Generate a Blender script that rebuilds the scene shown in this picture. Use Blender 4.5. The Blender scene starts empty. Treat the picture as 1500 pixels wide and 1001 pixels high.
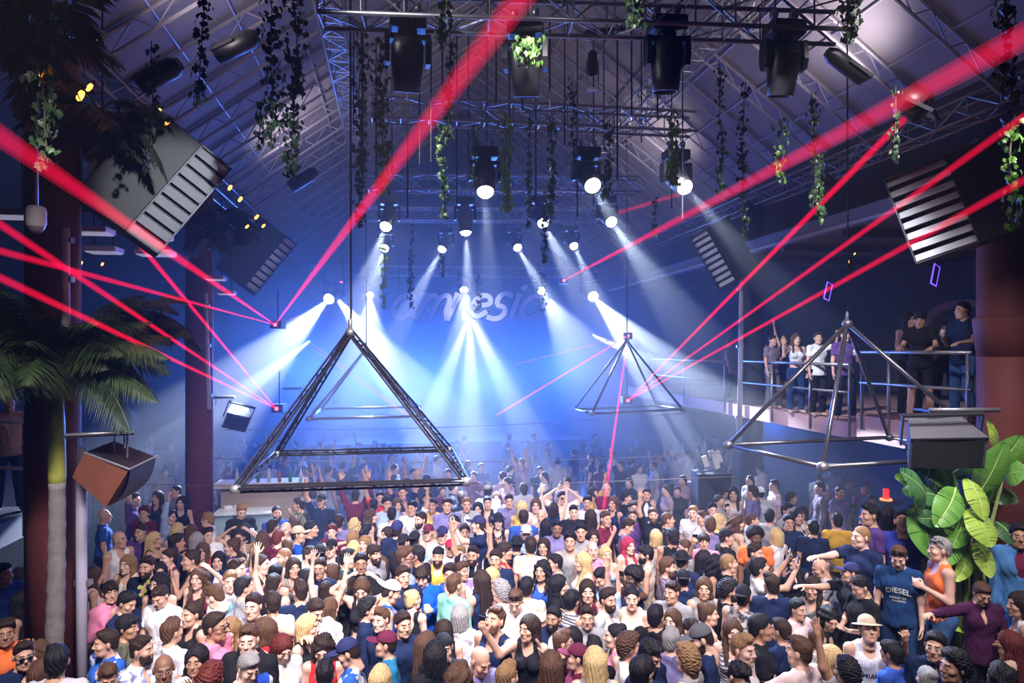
import bpy, bmesh, math, random
import numpy as np
from mathutils import Vector, Matrix, Euler
PI = math.pi
scene = bpy.context.scene
COL = scene.collection
CAM_Z = 4.6
def at(px, py, d):
    """point seen at pixel (px,py) of the 1500x1001 photograph, d metres in front of the camera"""
    return Vector(((px - 750.0) / 1000.0 * d, d, CAM_Z + (512.0 - py) / 1000.0 * d))
def room(a, b, z):
    """room frame: a = across, b = along the hall (the hall runs slightly left of the view direction)"""
    return Vector((a * .9862 - b * .1653, a * .1653 + b * .9862, z))
ROOM_ROT = math.atan2(.1653, .9862)
# ------------------------------------------------------------------ materials
MATS = {}
def material(name, color=(.5, .5, .5), rough=.6, metal=0.0, spec=.5, emit=None, emit_s=0.0, objcol=False, bump=0.0, bscale=40.0, var=0.0, coat=0.0):
    if name in MATS: return MATS[name]
    m = bpy.data.materials.new(name); m.use_nodes = True; nt = m.node_tree
    b = nt.nodes['Principled BSDF']
    b.inputs['Base Color'].default_value = (*color, 1)
    b.inputs['Roughness'].default_value = rough; b.inputs['Metallic'].default_value = metal
    b.inputs['Specular IOR Level'].default_value = spec; b.inputs['Coat Weight'].default_value = coat
    src = None
    if objcol:
        oi = nt.nodes.new('ShaderNodeObjectInfo'); src = oi.outputs['Color']
        nt.links.new(src, b.inputs['Base Color'])
    if var > 0 or bump > 0:
        tc = nt.nodes.new('ShaderNodeTexCoord'); nz = nt.nodes.new('ShaderNodeTexNoise')
        nz.inputs['Scale'].default_value = bscale; nz.inputs['Detail'].default_value = 4
        nt.links.new(tc.outputs['Object'], nz.inputs['Vector'])
        if var > 0:
            mp = nt.nodes.new('ShaderNodeMapRange'); mp.inputs[3].default_value = 1 - var; mp.inputs[4].default_value = 1 + var
            nt.links.new(nz.outputs['Fac'], mp.inputs[0])
            mx = nt.nodes.new('ShaderNodeVectorMath'); mx.operation = 'SCALE'
            if src is not None: nt.links.new(src, mx.inputs[0])
            else: mx.inputs[0].default_value = color
            nt.links.new(mp.outputs[0], mx.inputs['Scale']); nt.links.new(mx.outputs[0], b.inputs['Base Color'])
        if bump > 0:
            bp = nt.nodes.new('ShaderNodeBump'); bp.inputs['Strength'].default_value = bump; bp.inputs['Distance'].default_value = .01
            nt.links.new(nz.outputs['Fac'], bp.inputs['Height']); nt.links.new(bp.outputs[0], b.inputs['Normal'])
    if emit:
        b.inputs['Emission Color'].default_value = (*emit, 1); b.inputs['Emission Strength'].default_value = emit_s
        m.cycles.emission_sampling = 'NONE'
    MATS[name] = m
    return m
def mix_pattern(name, kind, c1, c2, scale, thr=.5, c3=None):
    """cloth with a two or three colour print"""
    if name in MATS: return MATS[name]
    m = bpy.data.materials.new(name); m.use_nodes = True; nt = m.node_tree; b = nt.nodes['Principled BSDF']
    b.inputs['Roughness'].default_value = .85; b.inputs['Specular IOR Level'].default_value = .2
    tc = nt.nodes.new('ShaderNodeTexCoord'); rp = nt.nodes.new('ShaderNodeValToRGB'); rp.color_ramp.interpolation = 'CONSTANT'
    if kind == 'noise':
        t = nt.nodes.new('ShaderNodeTexNoise'); t.inputs['Scale'].default_value = scale; t.inputs['Detail'].default_value = 2; out = t.outputs['Fac']
    elif kind == 'spots':
        t = nt.nodes.new('ShaderNodeTexVoronoi'); t.inputs['Scale'].default_value = scale; out = t.outputs['Distance']
    else:
        t = nt.nodes.new('ShaderNodeTexWave'); t.inputs['Scale'].default_value = scale; t.inputs['Distortion'].default_value = .6
        t.bands_direction = 'Z' if kind == 'hstripe' else 'X'; out = t.outputs['Fac']
    nt.links.new(tc.outputs['Object'], t.inputs['Vector']); nt.links.new(out, rp.inputs[0])
    e = rp.color_ramp.elements; e[0].position = 0; e[0].color = (*c1, 1); e[1].position = thr; e[1].color = (*c2, 1)
    if c3: n = e.new(min(.95, thr + .12)); n.color = (*c3, 1)
    nt.links.new(rp.outputs[0], b.inputs['Base Color'])
    MATS[name] = m
    return m
# ------------------------------------------------------------------ object helpers
def link_mesh(name, me, parent=None, loc=None, rot=None, color=None):
    o = bpy.data.objects.new(name, me); COL.objects.link(o)
    if parent is not None: o.parent = parent
    if loc is not None: o.location = loc
    if rot is not None: o.rotation_euler = rot
    if color is not None: o.color = (*color[:3], 1)
    return o
def tag(o, label=None, cat=None, group=None, kind=None):
    if label: o['label'] = label
    if cat: o['category'] = cat
    if group: o['group'] = group
    if kind: o['kind'] = kind
    return o
def empty(name, loc, rz=0.0, rot=None):
    o = bpy.data.objects.new(name, None); COL.objects.link(o); o.location = loc
    o.rotation_euler = rot if rot is not None else (0, 0, rz); o.empty_display_size = .2
    return o
class MB:
    """mesh builder: collects boxes, bars, tubes, lathes and raw faces and links them as ONE mesh object"""
    def __init__(s): s.v = []; s.f = []; s.mi = []; s.cur = 0; s.sm = []
    def add(s, vs, fs, smooth=False):
        b = len(s.v); s.v += [tuple(v) for v in vs]; s.f += [tuple(b + i for i in f) for f in fs]
        s.mi += [s.cur] * len(fs); s.sm += [smooth] * len(fs); return s
    def box(s, lo, hi, M=None, bev=0.0):
        x0, y0, z0 = lo; x1, y1, z1 = hi
        if bev > 0:
            bm = bmesh.new(); bmesh.ops.create_cube(bm, size=1)
            for v in bm.verts: v.co = Vector(((v.co.x + .5) * (x1 - x0) + x0, (v.co.y + .5) * (y1 - y0) + y0, (v.co.z + .5) * (z1 - z0) + z0))
            bmesh.ops.bevel(bm, geom=bm.edges[:], offset=bev, segments=2, affect='EDGES', profile=.6)
            bm.verts.index_update(); vs = [v.co.copy() for v in bm.verts]; fs = [[v.index for v in f.verts] for f in bm.faces]; bm.free()
        else:
            vs = [Vector(c) for c in ((x0, y0, z0), (x1, y0, z0), (x1, y1, z0), (x0, y1, z0), (x0, y0, z1), (x1, y0, z1), (x1, y1, z1), (x0, y1, z1))]
            fs = [(0, 3, 2, 1), (4, 5, 6, 7), (0, 1, 5, 4), (1, 2, 6, 5), (2, 3, 7, 6), (3, 0, 4, 7)]
        if M is not None: vs = [M @ v for v in vs]
        return s.add(vs, fs)
    def prism(s, pts, h, M=None):
        """polygon pts (x,y) extruded from z=0 to z=h"""
        n = len(pts); vs = [Vector((x, y, 0)) for x, y in pts] + [Vector((x, y, h)) for x, y in pts]
        fs = [tuple(range(n - 1, -1, -1)), tuple(range(n, 2 * n))] + [(i, (i + 1) % n, n + (i + 1) % n, n + i) for i in range(n)]
        if M is not None: vs = [M @ v for v in vs]
        return s.add(vs, fs)
    def tube(s, p, q, r, r2=None, n=8, caps=True):
        return s.path([p, q], [r, r if r2 is None else r2], n, caps)
    def path(s, pts, rs, n=8, caps=True):
        pts = [Vector(p) for p in pts]
        if not hasattr(rs, '__len__'): rs = [rs] * len(pts)
        rings = []; up = None
        for i, p in enumerate(pts):
            a = pts[max(0, i - 1)]; c = pts[min(len(pts) - 1, i + 1)]; t = (c - a).normalized()
            if up is None:
                up = Vector((0, 0, 1)) if abs(t.z) < .9 else Vector((1, 0, 0))
            u = (up - t * up.dot(t))
            u = u.normalized() if u.length > 1e-6 else t.orthogonal().normalized()
            w = t.cross(u); up = u
            rings.append([p + (u * math.cos(2 * PI * k / n) + w * math.sin(2 * PI * k / n)) * rs[i] for k in range(n)])
        vs = [v for r in rings for v in r]; fs = []
        for i in range(len(pts) - 1):
            for k in range(n):
                fs.append((i * n + k, i * n + (k + 1) % n, (i + 1) * n + (k + 1) % n, (i + 1) * n + k))
        if caps: fs.append(tuple(range(n - 1, -1, -1))); fs.append(tuple((len(pts) - 1) * n + k for k in range(n)))
        return s.add(vs, fs, n > 6)
    def lathe(s, prof, n=16, M=None, caps=True):
        """profile (r,z) spun about z"""
        vs = [Vector((r * math.cos(2 * PI * k / n), r * math.sin(2 * PI * k / n), z)) for r, z in prof for k in range(n)]; fs = []
        for i in range(len(prof) - 1):
            for k in range(n): fs.append((i * n + k, i * n + (k + 1) % n, (i + 1) * n + (k + 1) % n, (i + 1) * n + k))
        if caps: fs.append(tuple(range(n - 1, -1, -1))); fs.append(tuple((len(prof) - 1) * n + k for k in range(n)))
        if M is not None: vs = [M @ v for v in vs]
        return s.add(vs, fs, True)
    def mesh(s, name, mats):
        me = bpy.data.meshes.new(name); me.from_pydata(s.v, [], s.f)
        for m in (mats if isinstance(mats, (list, tuple)) else [mats]): me.materials.append(m)
        me.polygons.foreach_set('material_index', s.mi); me.polygons.foreach_set('use_smooth', s.sm); me.update()
        return me
    def build(s, name, mats, parent=None, loc=None, rot=None):
        return link_mesh(name, s.mesh(name, mats), parent, loc, rot)
# ------------------------------------------------------------------ signed distance fields + surface nets
def _grid(lo, hi, h):
    return [np.arange(lo[i], hi[i] + h, h, dtype=np.float32) for i in range(3)]
class Field:
    def __init__(s, lo, hi, h):
        s.h = h; s.ax = _grid(lo, hi, h); s.D = np.full([len(a) for a in s.ax], 1.0, np.float32)
    def _sub(s, lo, hi, m):
        sl = []
        for i in range(3):
            a = np.searchsorted(s.ax[i], lo[i] - m); b = np.searchsorted(s.ax[i], hi[i] + m)
            sl.append(slice(max(0, a - 1), min(len(s.ax[i]), b + 1)))
        return tuple(sl)
    def _pts(s, sl):
        return np.meshgrid(s.ax[0][sl[0]], s.ax[1][sl[1]], s.ax[2][sl[2]], indexing='ij', sparse=True)
    def _merge(s, sl, d, k):
        D = s.D[sl]
        if D.size == 0: return
        if k > 0:
            h = np.maximum(k - np.abs(D - d), 0) / k; D[...] = np.minimum(D, d) - h * h * k * .25
        else: D[...] = np.minimum(D, d)
    def cone(s, a, b, r1, r2, k=.03, flat=False):
        a = np.array(a, np.float32); b = np.array(b, np.float32); R = max(r1, r2)
        sl = s._sub(np.minimum(a, b) - R, np.maximum(a, b) + R, k + 2 * s.h)
        x, y, z = s._pts(sl); ab = b - a; L = float(ab @ ab) + 1e-9
        t = np.clip(((x - a[0]) * ab[0] + (y - a[1]) * ab[1] + (z - a[2]) * ab[2]) / L, 0, 1)
        d = np.sqrt((x - a[0] - t * ab[0]) ** 2 + (y - a[1] - t * ab[1]) ** 2 + (z - a[2] - t * ab[2]) ** 2) - (r1 + t * (r2 - r1))
        if flat:
            n = ab / L ** .5; d = np.maximum(d, (x - b[0]) * n[0] + (y - b[1]) * n[1] + (z - b[2]) * n[2])
        s._merge(sl, d, k)
    def ell(s, c, r, k=.03, R=None):
        c = np.array(c, np.float32); r = np.array(r, np.float32); m = float(max(r)); mr = float(min(r))
        lo = c - (m if R is not None else r); hi = c + (m if R is not None else r)
        sl = s._sub(lo, hi, k + 2 * s.h); x, y, z = s._pts(sl); x = x - c[0]; y = y - c[1]; z = z - c[2]
        if R is not None:
            R = np.array(R.transposed() if hasattr(R, 'transposed') else R, np.float32)
            x, y, z = (R[0, 0] * x + R[0, 1] * y + R[0, 2] * z, R[1, 0] * x + R[1, 1] * y + R[1, 2] * z, R[2, 0] * x + R[2, 1] * y + R[2, 2] * z)
        q = np.sqrt((x / r[0]) ** 2 + (y / r[1]) ** 2 + (z / r[2]) ** 2)
        g = np.sqrt((x / r[0] ** 2) ** 2 + (y / r[1] ** 2) ** 2 + (z / r[2] ** 2) ** 2) + 1e-6
        s._merge(sl, q * (q - 1) / g, k)
    def cut(s, f, k=0.0):
        """keep only where f(x,y,z) < 0"""
        d = f(*s._pts((slice(None),) * 3)); s.D = np.maximum(s.D, d).astype(np.float32)
    def carve_ell(s, c, r):
        x, y, z = s._pts((slice(None),) * 3)
        q = np.sqrt(((x - c[0]) / r[0]) ** 2 + ((y - c[1]) / r[1]) ** 2 + ((z - c[2]) / r[2]) ** 2)
        s.D = np.maximum(s.D, (1 - q) * min(r)).astype(np.float32)
    def warp(s, f):
        s.D = (s.D + f(*s._pts((slice(None),) * 3))).astype(np.float32)
    def nets(s):
        D = s.D; D[0], D[-1] = 1, 1; D[:, 0], D[:, -1] = 1, 1; D[:, :, 0], D[:, :, -1] = 1, 1
        S = D < 0
        cnt = sum(S[i:S.shape[0] - 1 + i, j:S.shape[1] - 1 + j, k:S.shape[2] - 1 + k].astype(np.int8) for i in (0, 1) for j in (0, 1) for k in (0, 1))
        I, J, K = np.nonzero((cnt > 0) & (cnt < 8)); n = len(I)
        idx = np.full(cnt.shape, -1, np.int32); idx[I, J, K] = np.arange(n)
        cor = [(i, j, k) for i in (0, 1) for j in (0, 1) for k in (0, 1)]
        V = [D[I + c[0], J + c[1], K + c[2]] for c in cor]
        acc = np.zeros((n, 3), np.float32); w = np.zeros(n, np.float32)
        for a in range(8):
            for b in range(a + 1, 8):
                if sum(abs(cor[a][t] - cor[b][t]) for t in range(3)) != 1: continue
                m = (V[a] < 0) != (V[b] < 0); t = np.where(m, V[a] / np.where(m, V[a] - V[b], 1), 0)
                for q in range(3): acc[:, q] += np.where(m, cor[a][q] + t * (cor[b][q] - cor[a][q]), 0)
                w += m
        acc /= np.maximum(w, 1)[:, None]
        P = np.stack([s.ax[0][0] + (I + acc[:, 0]) * s.h, s.ax[1][0] + (J + acc[:, 1]) * s.h, s.ax[2][0] + (K + acc[:, 2]) * s.h], 1)
        F = []
        for axis in range(3):
            A = np.moveaxis(S, axis, 0); m = A[:-1] != A[1:]; ii, jj, kk = np.nonzero(m[:, 1:-1, 1:-1]); jj = jj + 1; kk = kk + 1
            flip = A[ii, jj, kk]
            X = np.moveaxis(idx, axis, 0)
            q = np.stack([X[ii, jj - 1, kk - 1], X[ii, jj, kk - 1], X[ii, jj, kk], X[ii, jj - 1, kk]], 1)
            if axis == 1: flip = ~flip
            q[~flip] = q[~flip][:, ::-1]
            F.append(q)
        return P.astype(np.float32), np.concatenate(F)
def np_mesh(name, parts, mats):
    """parts: list of (verts, quads, material_index or array)"""
    vs = np.concatenate([p[0] for p in parts]); off = 0; fs = []; mi = []
    for v, f, m in parts:
        fs.append(f + off); off += len(v); mi.append(np.full(len(f), m, np.int32) if np.isscalar(m) else m.astype(np.int32))
    fs = np.concatenate(fs); mi = np.concatenate(mi); me = bpy.data.meshes.new(name)
    me.vertices.add(len(vs)); me.vertices.foreach_set('co', vs.ravel())
    me.loops.add(fs.size); me.loops.foreach_set('vertex_index', fs.ravel().astype(np.int32))
    me.polygons.add(len(fs)); me.polygons.foreach_set('loop_start', np.arange(len(fs), dtype=np.int32) * 4)
    me.polygons.foreach_set('loop_total', np.full(len(fs), 4, np.int32)); me.polygons.foreach_set('material_index', mi)
    me.polygons.foreach_set('use_smooth', np.ones(len(fs), bool)); me.update(calc_edges=True); me.validate()
    for m in mats: me.materials.append(m)
    return me
# ------------------------------------------------------------------ people
SKIN = material('skin', (.6, .4, .3), .55, objcol=True, var=.05, bscale=25)
LIP = material('lips', (.42, .19, .16), .5); EYE = material('eye_white', (.75, .75, .73), .3); IRIS = material('iris', (.03, .02, .015), .2)
BROW = material('brow', (.05, .03, .02), .9)
HAIR = material('hair', (.1, .06, .04), .62, objcol=True, var=.45, bump=.8, bscale=75, spec=.3)
CLOTH = material('cloth', (.5, .5, .5), .9, objcol=True, spec=.2, bump=.25, bscale=30)
CAPM = material('cap_cloth', (.2, .2, .2), .85, objcol=True, spec=.2, bump=.2, bscale=60)
SHADES = material('sunglasses_plastic', (.012, .012, .014), .12)
def T4(R, t):
    M = np.eye(4, dtype=np.float32); M[:3, :3] = R; M[:3, 3] = t; return M
def xf(P, M): return P @ M[:3, :3].T + M[:3, 3]
def rot(rx=0, ry=0, rz=0): return np.array(Euler((rx, ry, rz)).to_matrix(), np.float32)
def head_field(sex, h=.0062):
    F = Field((-.12, -.16, -.2), (.12, .15, .16), h); w = 1.0 if sex == 'M' else .94
    F.ell((0, .014, .034), (.076 * w, .096, .09), .02)
    F.ell((0, -.03, -.04), (.06 * w, .066, .078), .03)
    F.cone((-.03 * w, -.045, -.085), (.03 * w, -.045, -.085), .03, .03, .03)
    F.ell((0, -.078, -.102), (.022, .02, .018), .025)
    F.ell((-.045, -.06, -.02), (.024, .026, .022), .025); F.ell((.045, -.06, -.02), (.024, .026, .022), .025)
    F.cone((-.034, -.08, .03), (.034, -.08, .03), .0125, .0125, .02)
    for sx in (-1, 1): F.carve_ell((sx * .032, -.105, .008), (.02, .017, .0125))
    F.cone((0, -.088, .02), (0, -.112, -.02), .009, .0125, .015); F.ell((-.011, -.1, -.026), (.009, .01, .008), .01); F.ell((.011, -.1, -.026), (.009, .01, .008), .01)
    F.cone((-.02, -.086, -.056), (.02, -.086, -.056), .0105, .0105, .01); F.cone((-.015, -.087, -.068), (.015, -.087, -.068), .0105, .0105, .008)
    for sx in (-1, 1):
        F.ell((sx * .032, -.082, .007), (.0145, .0135, .0115), .003)
        F.ell((sx * .08 * w, .012, .0), (.011, .022, .034), .012, rot(0, 0, sx * -.35))
    F.cone((0, .022, -.05), (0, .03, -.18), .054 if sex == 'M' else .046, .058 if sex == 'M' else .048, .03)
    return F
HEADS = {}
def head_geo(sex):
    if sex not in HEADS:
        P, Q = head_field(sex).nets(); c = P[Q].mean(1); m = np.zeros(len(Q), np.int32)
        ax = np.abs(c[:, 0]); fr = c[:, 1] < -.07
        eye = fr & (np.hypot((ax - .032) / .0135, (c[:, 2] - .006) / .0062) < 1); m[eye] = 2
        m[fr & (np.hypot(ax - .032, (c[:, 2] - .006) * 1.1) < .0068)] = 3
        m[fr & (ax < .022) & (c[:, 2] < -.052) & (c[:, 2] > -.074) & (c[:, 1] < -.09)] = 1
        m[fr & (ax > .012) & (ax < .052) & (np.abs(c[:, 2] - (.034 - .1 * np.abs(ax - .03))) < .0055)] = 4
        HEADS[sex] = (P, Q, m)  # slots: 0 skin, 1 lips, 2 eye, 3 iris, 4 brow
    return HEADS[sex]
HANDS = {}
def hand_geo(kind):
    """left hand, wrist at origin, fingers towards +Z, palm towards -Y, thumb on the -X side"""
    if kind in HANDS: return HANDS[kind]
    F = Field((-.1, -.11, -.05), (.09, .05, .22), .0052)
    F.cone((0, 0, -.03), (0, 0, .02), .026, .025, .01)
    F.ell((0, 0, .05), (.04, .0155, .052), .02)
    curl = {'relax': .35, 'open': .06, 'grip': .85}[kind]; spread = {'relax': .05, 'open': .2, 'grip': .02}[kind]
    for i, (x, L) in enumerate(((-.03, .072), (-.01, .08), (.011, .075), (.031, .06))):
        p = np.array((x, 0, .088 - abs(x - .0) * .25)); a = curl * (.6 + .15 * i); sp = spread * (i - 1.5)
        for j, fr in enumerate((.45, .32, .23)):
            d = np.array((math.sin(sp), -math.sin(a), math.cos(a) * math.cos(sp))); q = p + d * L * fr
            F.cone(p, q, .0092 - .0009 * j, .0086 - .0009 * j, .006); p = q; a += curl * (1.0 if j == 0 else .8)
    p = np.array((-.024, -.006, .022)); 
    for j, (d, L) in enumerate((((-.75, -.3, .6), .04), ((-.45 + .3 * (curl > .5), -.35 - .4 * (curl > .5), .8), .032), ((-.2 + .4 * (curl > .5), -.3 - .3 * (curl > .5), .9), .026))):
        d = np.array(d); d = d / np.linalg.norm(d); q = p + d * L; F.cone(p, q, .0125 - .0015 * j, .011 - .0015 * j, .008); p = q
    HANDS[kind] = F.nets(); return HANDS[kind]
# arm poses for the +x arm: (upper-arm direction, forearm direction, palm normal, hand kind)
ARMS = {'D': ((.14, -.02, -1), (.04, -.25, -1), (-1, -.2, 0), 'relax'), 'H': ((.2, -.05, -1), (-.3, -.85, .45), (-1, 0, 0), 'grip'),
        'T': ((.25, -.15, -1), (-.62, -.75, -.05), (-.3, .4, 1), 'relax'), 'U': ((.38, -.2, 1), (.02, -.2, 1), (0, -1, 0), 'open'),
        'O': ((.85, -.25, .55), (-.78, .0, .6), (-.3, .2, -1), 'relax'), 'P': ((.2, -.85, .12), (-.2, -.5, .85), (-.2, 1, 0), 'grip'),
        'E': ((.12, -1, -.12), (-.05, -1, .12), (0, 0, -1), 'relax'), 'W': ((1, -.3, -.1), (.75, -.6, .12), (0, 0, -1), 'relax'),
        'X': ((.5, -.5, -.45), (.2, -.35, 1), (0, -1, 0), 'open'), 'F': ((.16, -.55, -.75), (-.35, -.3, .95), (-.2, 1, 0), 'relax'),
        'R': ((.25, -.5, -.9), (-.05, -.95, -.1), (0, 0, -1), 'relax')}
N3 = lambda v: np.array(v, np.float32) / np.linalg.norm(v)
class Figure:
    """one pose of one build: joints, and meshes for the body and the clothes, made on demand"""
    def __init__(s, sex, arms, hyaw, hpitch, lean=0.0, legs=0):
        s.sex = sex; M = sex == 'M'; s.k = 1.0
        s.sh = .182 if M else .158; s.hip = .095 if M else .1
        s.S = 1.0 if M else .94; z = s.S
        s.zsh = 1.455 * z; s.head_c = np.array((0, -.015, 1.66 * z), np.float32)
        s.Rh = rot(hpitch, 0, 0); s.Rh = rot(0, 0, hyaw) @ s.Rh
        s.head_M = T4(s.Rh, s.head_c + np.array((0, -.05 * math.sin(max(0, hpitch)) if hpitch > 0 else .03 * math.sin(-hpitch), -.02 * abs(math.sin(hpitch))), np.float32))
        s.arm = []
        for side, code in ((1, arms[0]), (-1, arms[1])):
            ua, fa, pn, hk = ARMS[code]; mx = np.array((side, 1, 1), np.float32)
            S0 = np.array((side * s.sh, .005, s.zsh), np.float32)
            if ua[2] > .3: S0 = S0 + np.array((side * -.01, 0, .035), np.float32)
            E = S0 + N3(ua) * mx * .285 * z; W = E + N3(fa) * mx * .25 * z
            s.arm.append((S0, E, W, N3(fa) * mx, N3(pn) * mx, hk, side))
        dx = .03 if legs else 0
        s.leg = [(np.array((sd * s.hip, 0, .92 * z)), np.array((sd * (s.hip + .015), -.03 - .05 * (legs and sd > 0), .5 * z)), np.array((sd * (s.hip + .02 + dx), .02, .085 * z)), sd) for sd in (1, -1)]
        s.me = {}
    def torso(s, F, g=0.0):
        z = s.S; c = F.ell
        if s.sex == 'M':
            c((0, .0, .965 * z), (.158 + g, .112 + g, .13 + g), .03); c((0, -.005, 1.1 * z), (.145 + g, .105 + g, .15 + g), .04)
            c((0, .0, 1.29 * z), (.168 + g, .115 + g, .175 + g), .05); c((-.075, -.06, 1.335 * z), (.085 + g, .05 + g, .07 + g), .04); c((.075, -.06, 1.335 * z), (.085 + g, .05 + g, .07 + g), .04)
        else:
            c((0, .0, .95 * z), (.165 + g, .115 + g, .125 + g), .03); c((0, -.002, 1.1 * z), (.115 + g, .088 + g, .15 + g), .05)
            c((0, .0, 1.29 * z), (.138 + g, .096 + g, .16 + g), .05); c((-.068, -.078, 1.3 * z), (.06 + g, .055 + g, .06 + g), .03); c((.068, -.078, 1.3 * z), (.06 + g, .055 + g, .06 + g), .03)
        sh = s.sh
        F.cone((-sh + .03, .012, s.zsh - .015), (sh - .03, .012, s.zsh - .015), .056 + g * .6, .056 + g * .6, .04)
        F.cone((-.09, .02, s.zsh + .02), (0, .02, s.zsh + .055), .04 + g, .05 + g, .04); F.cone((.09, .02, s.zsh + .02), (0, .02, s.zsh + .055), .04 + g, .05 + g, .04)
    def arms_(s, F, g=0.0, upto=2.0, cuff=0.0):
        m = 1.0 if s.sex == 'M' else .82
        for S0, E, W, fd, pn, hk, sd in s.arm:
            F.ell(S0, (.057 * m + g * .6,) * 3, .03)
            if upto < 1:
                F.cone(S0, S0 + (E - S0) * upto, .05 * m + g, .047 * m + g + cuff, .02, True); continue
            F.cone(S0, E, .052 * m + g, .042 * m + g, .025)
            if upto > 1: F.cone(E, E + (W - E) * min(1, upto - 1), .041 * m + g, (.041 - .014 * min(1, upto - 1)) * m + g, .025)
    def legs_(s, F, g=0.0, flare=0.0):
        m = 1.0 if s.sex == 'M' else .95
        for H, K, A, sd in s.leg:
            F.ell((sd * .07, .05, .93 * s.S), (.085 + g, .075 + g, .09 + g), .04)
            F.cone(H, K, .085 * m + g, .056 * m + g, .04); F.cone(K, A, .054 * m + g, .04 * m + g + flare, .03)
            F.ell(K * .6 + A * .4 + np.array((0, .022, .03)), (.045 + g, .045 + g, .1), .04)
    def bounds(s, z0, z1, g=.1):
        P = np.array([p for a in s.arm for p in (a[0], a[1], a[2])]); lo = P.min(0) - g; hi = P.max(0) + g
        return (min(-.28, lo[0]), min(-.26, lo[1]), z0), (max(.28, hi[0]), max(.24, hi[1]), max(z1, hi[2]))
    def body(s):
        if 'b' in s.me: return s.me['b']
        F = Field(*s.bounds(-.02, 1.6 * s.S), .0165)
        s.torso(F); s.arms_(F); s.legs_(F)
        hc = s.head_M[:3, 3]; F.cone((0, .02, s.zsh), hc + s.Rh @ np.array((0, .025, -.1)), .06 if s.sex == 'M' else .052, .052 if s.sex == 'M' else .044, .03)
        for H, K, A, sd in s.leg: F.cone(A + np.array((0, .02, -.04)), A + np.array((sd * .025, -.13, -.055)), .034, .03, .03)
        P, Q = F.nets(); parts = [(P, Q, 0)]
        hp, hq, hm = head_geo(s.sex); parts.append((xf(hp, s.head_M), hq, hm))
        for S0, E, W, fd, pn, hk, sd in s.arm:
            p, q = hand_geo(hk); z = fd; y = -(pn - z * (pn @ z)); y /= np.linalg.norm(y) + 1e-9; x = np.cross(y, z); R = np.stack([x, y, z], 1)
            p = p * (1.0 if s.sex == 'M' else .88)
            if sd < 0: p = p * np.array((-1, 1, 1), np.float32); q = q[:, ::-1]
            parts.append((xf(p, T4(R, W + fd * .012)), q, 0))
        s.me['b'] = np_mesh('person_body', parts, [SKIN, LIP, EYE, IRIS, BROW]); return s.me['b']
    def wrinkle(s, F, a=.006):
        F.warp(lambda x, y, z: a * np.sin(23 * x + 31 * z + 5 * np.sin(17 * y)) * np.sin(19 * y - 14 * z + 3 * np.sin(21 * x)))
    def top(s, kind):
        if kind in s.me: return s.me[kind]
        z = s.S; loose = {'tee': .017, 'shirt': .019, 'jacket': .032, 'tank': .013, 'crop': .012, 'dress': .014, 'strap': .012}[kind]
        hem = {'tee': .86, 'shirt': .84, 'jacket': .83, 'tank': .9, 'crop': 1.12, 'dress': .55, 'strap': .95}[kind] * z
        F = Field(*s.bounds(hem - .05, 1.58 * z, .12), .0165); s.torso(F, loose)
        if kind in ('tee', 'shirt', 'jacket') :
            F.cone((0, 0, hem - .02), (0, 0, 1.05 * z), .14 + loose, .115 + loose, .05)
            if kind == 'tee': s.arms_(F, loose * .75, .66, .006)
            else: s.arms_(F, loose - .004, 1.93)
        F.ell((0, 0, hem + .04), ((.172 if s.sex == 'M' else .178) + loose * .8, .128 + loose * .8, .12), .04) if kind in ('tee', 'shirt', 'jacket', 'tank') else None
        if kind == 'dress':
            F.cone((0, .01, hem), (0, .01, .95 * z), .2, .18, .03)
        if kind in ('tank', 'crop', 'dress', 'strap'):
            for sd in (1, -1): F.carve_ell((sd * (s.sh + .055), 0, s.zsh + .0), (.095, .16, .13))
            F.carve_ell((0, -.12, s.zsh + .045), (.085, .13, .12 if kind != 'strap' else .16))
            if kind == 'strap': F.carve_ell((0, .13, s.zsh + .0), (.09, .1, .22))
        F.carve_ell((0, .012, s.zsh + .11), (.082 if kind != 'jacket' else .09, .082, .085 if s.sex == 'M' else .11))
        if kind in ('shirt', 'jacket'): F.carve_ell((0, -.12, s.zsh - .0), (.035 if kind == 'shirt' else .055, .07, .12 if kind == 'shirt' else .22))
        s.wrinkle(F); F.cut(lambda x, y, zz: hem - zz + 0 * x + 0 * y)
        P, Q = F.nets(); s.me[kind] = np_mesh('garment_' + kind, [(P, Q, 0)], [CLOTH]); return s.me[kind]
    def bottom(s, kind):
        if kind in s.me: return s.me[kind]
        z = s.S; F = Field((-.32, -.28, -.02), (.32, .24, 1.12 * z), .0175)
        F.ell((0, .0, .955 * z), ((.158 if s.sex == 'M' else .165) + .013, .128, .14), .03)
        if kind == 'skirt': F.cone((0, 0, .62 * z), (0, 0, .95 * z), .19, .15, .04); lo = .62 * z
        else:
            s.legs_(F, .014, .012); lo = .07 * z if kind == 'trousers' else .55 * z
        F.warp(lambda x, y, zz: .005 * np.sin(40 * zz + 9 * np.sin(20 * x)) * np.sin(25 * y + 7 * zz))
        F.cut(lambda x, y, zz: np.maximum(lo - zz, zz - 1.03 * z) + 0 * x + 0 * y)
        P, Q = F.nets(); s.me[kind] = np_mesh('garment_' + kind, [(P, Q, 0)], [CLOTH]); return s.me[kind]
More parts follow.
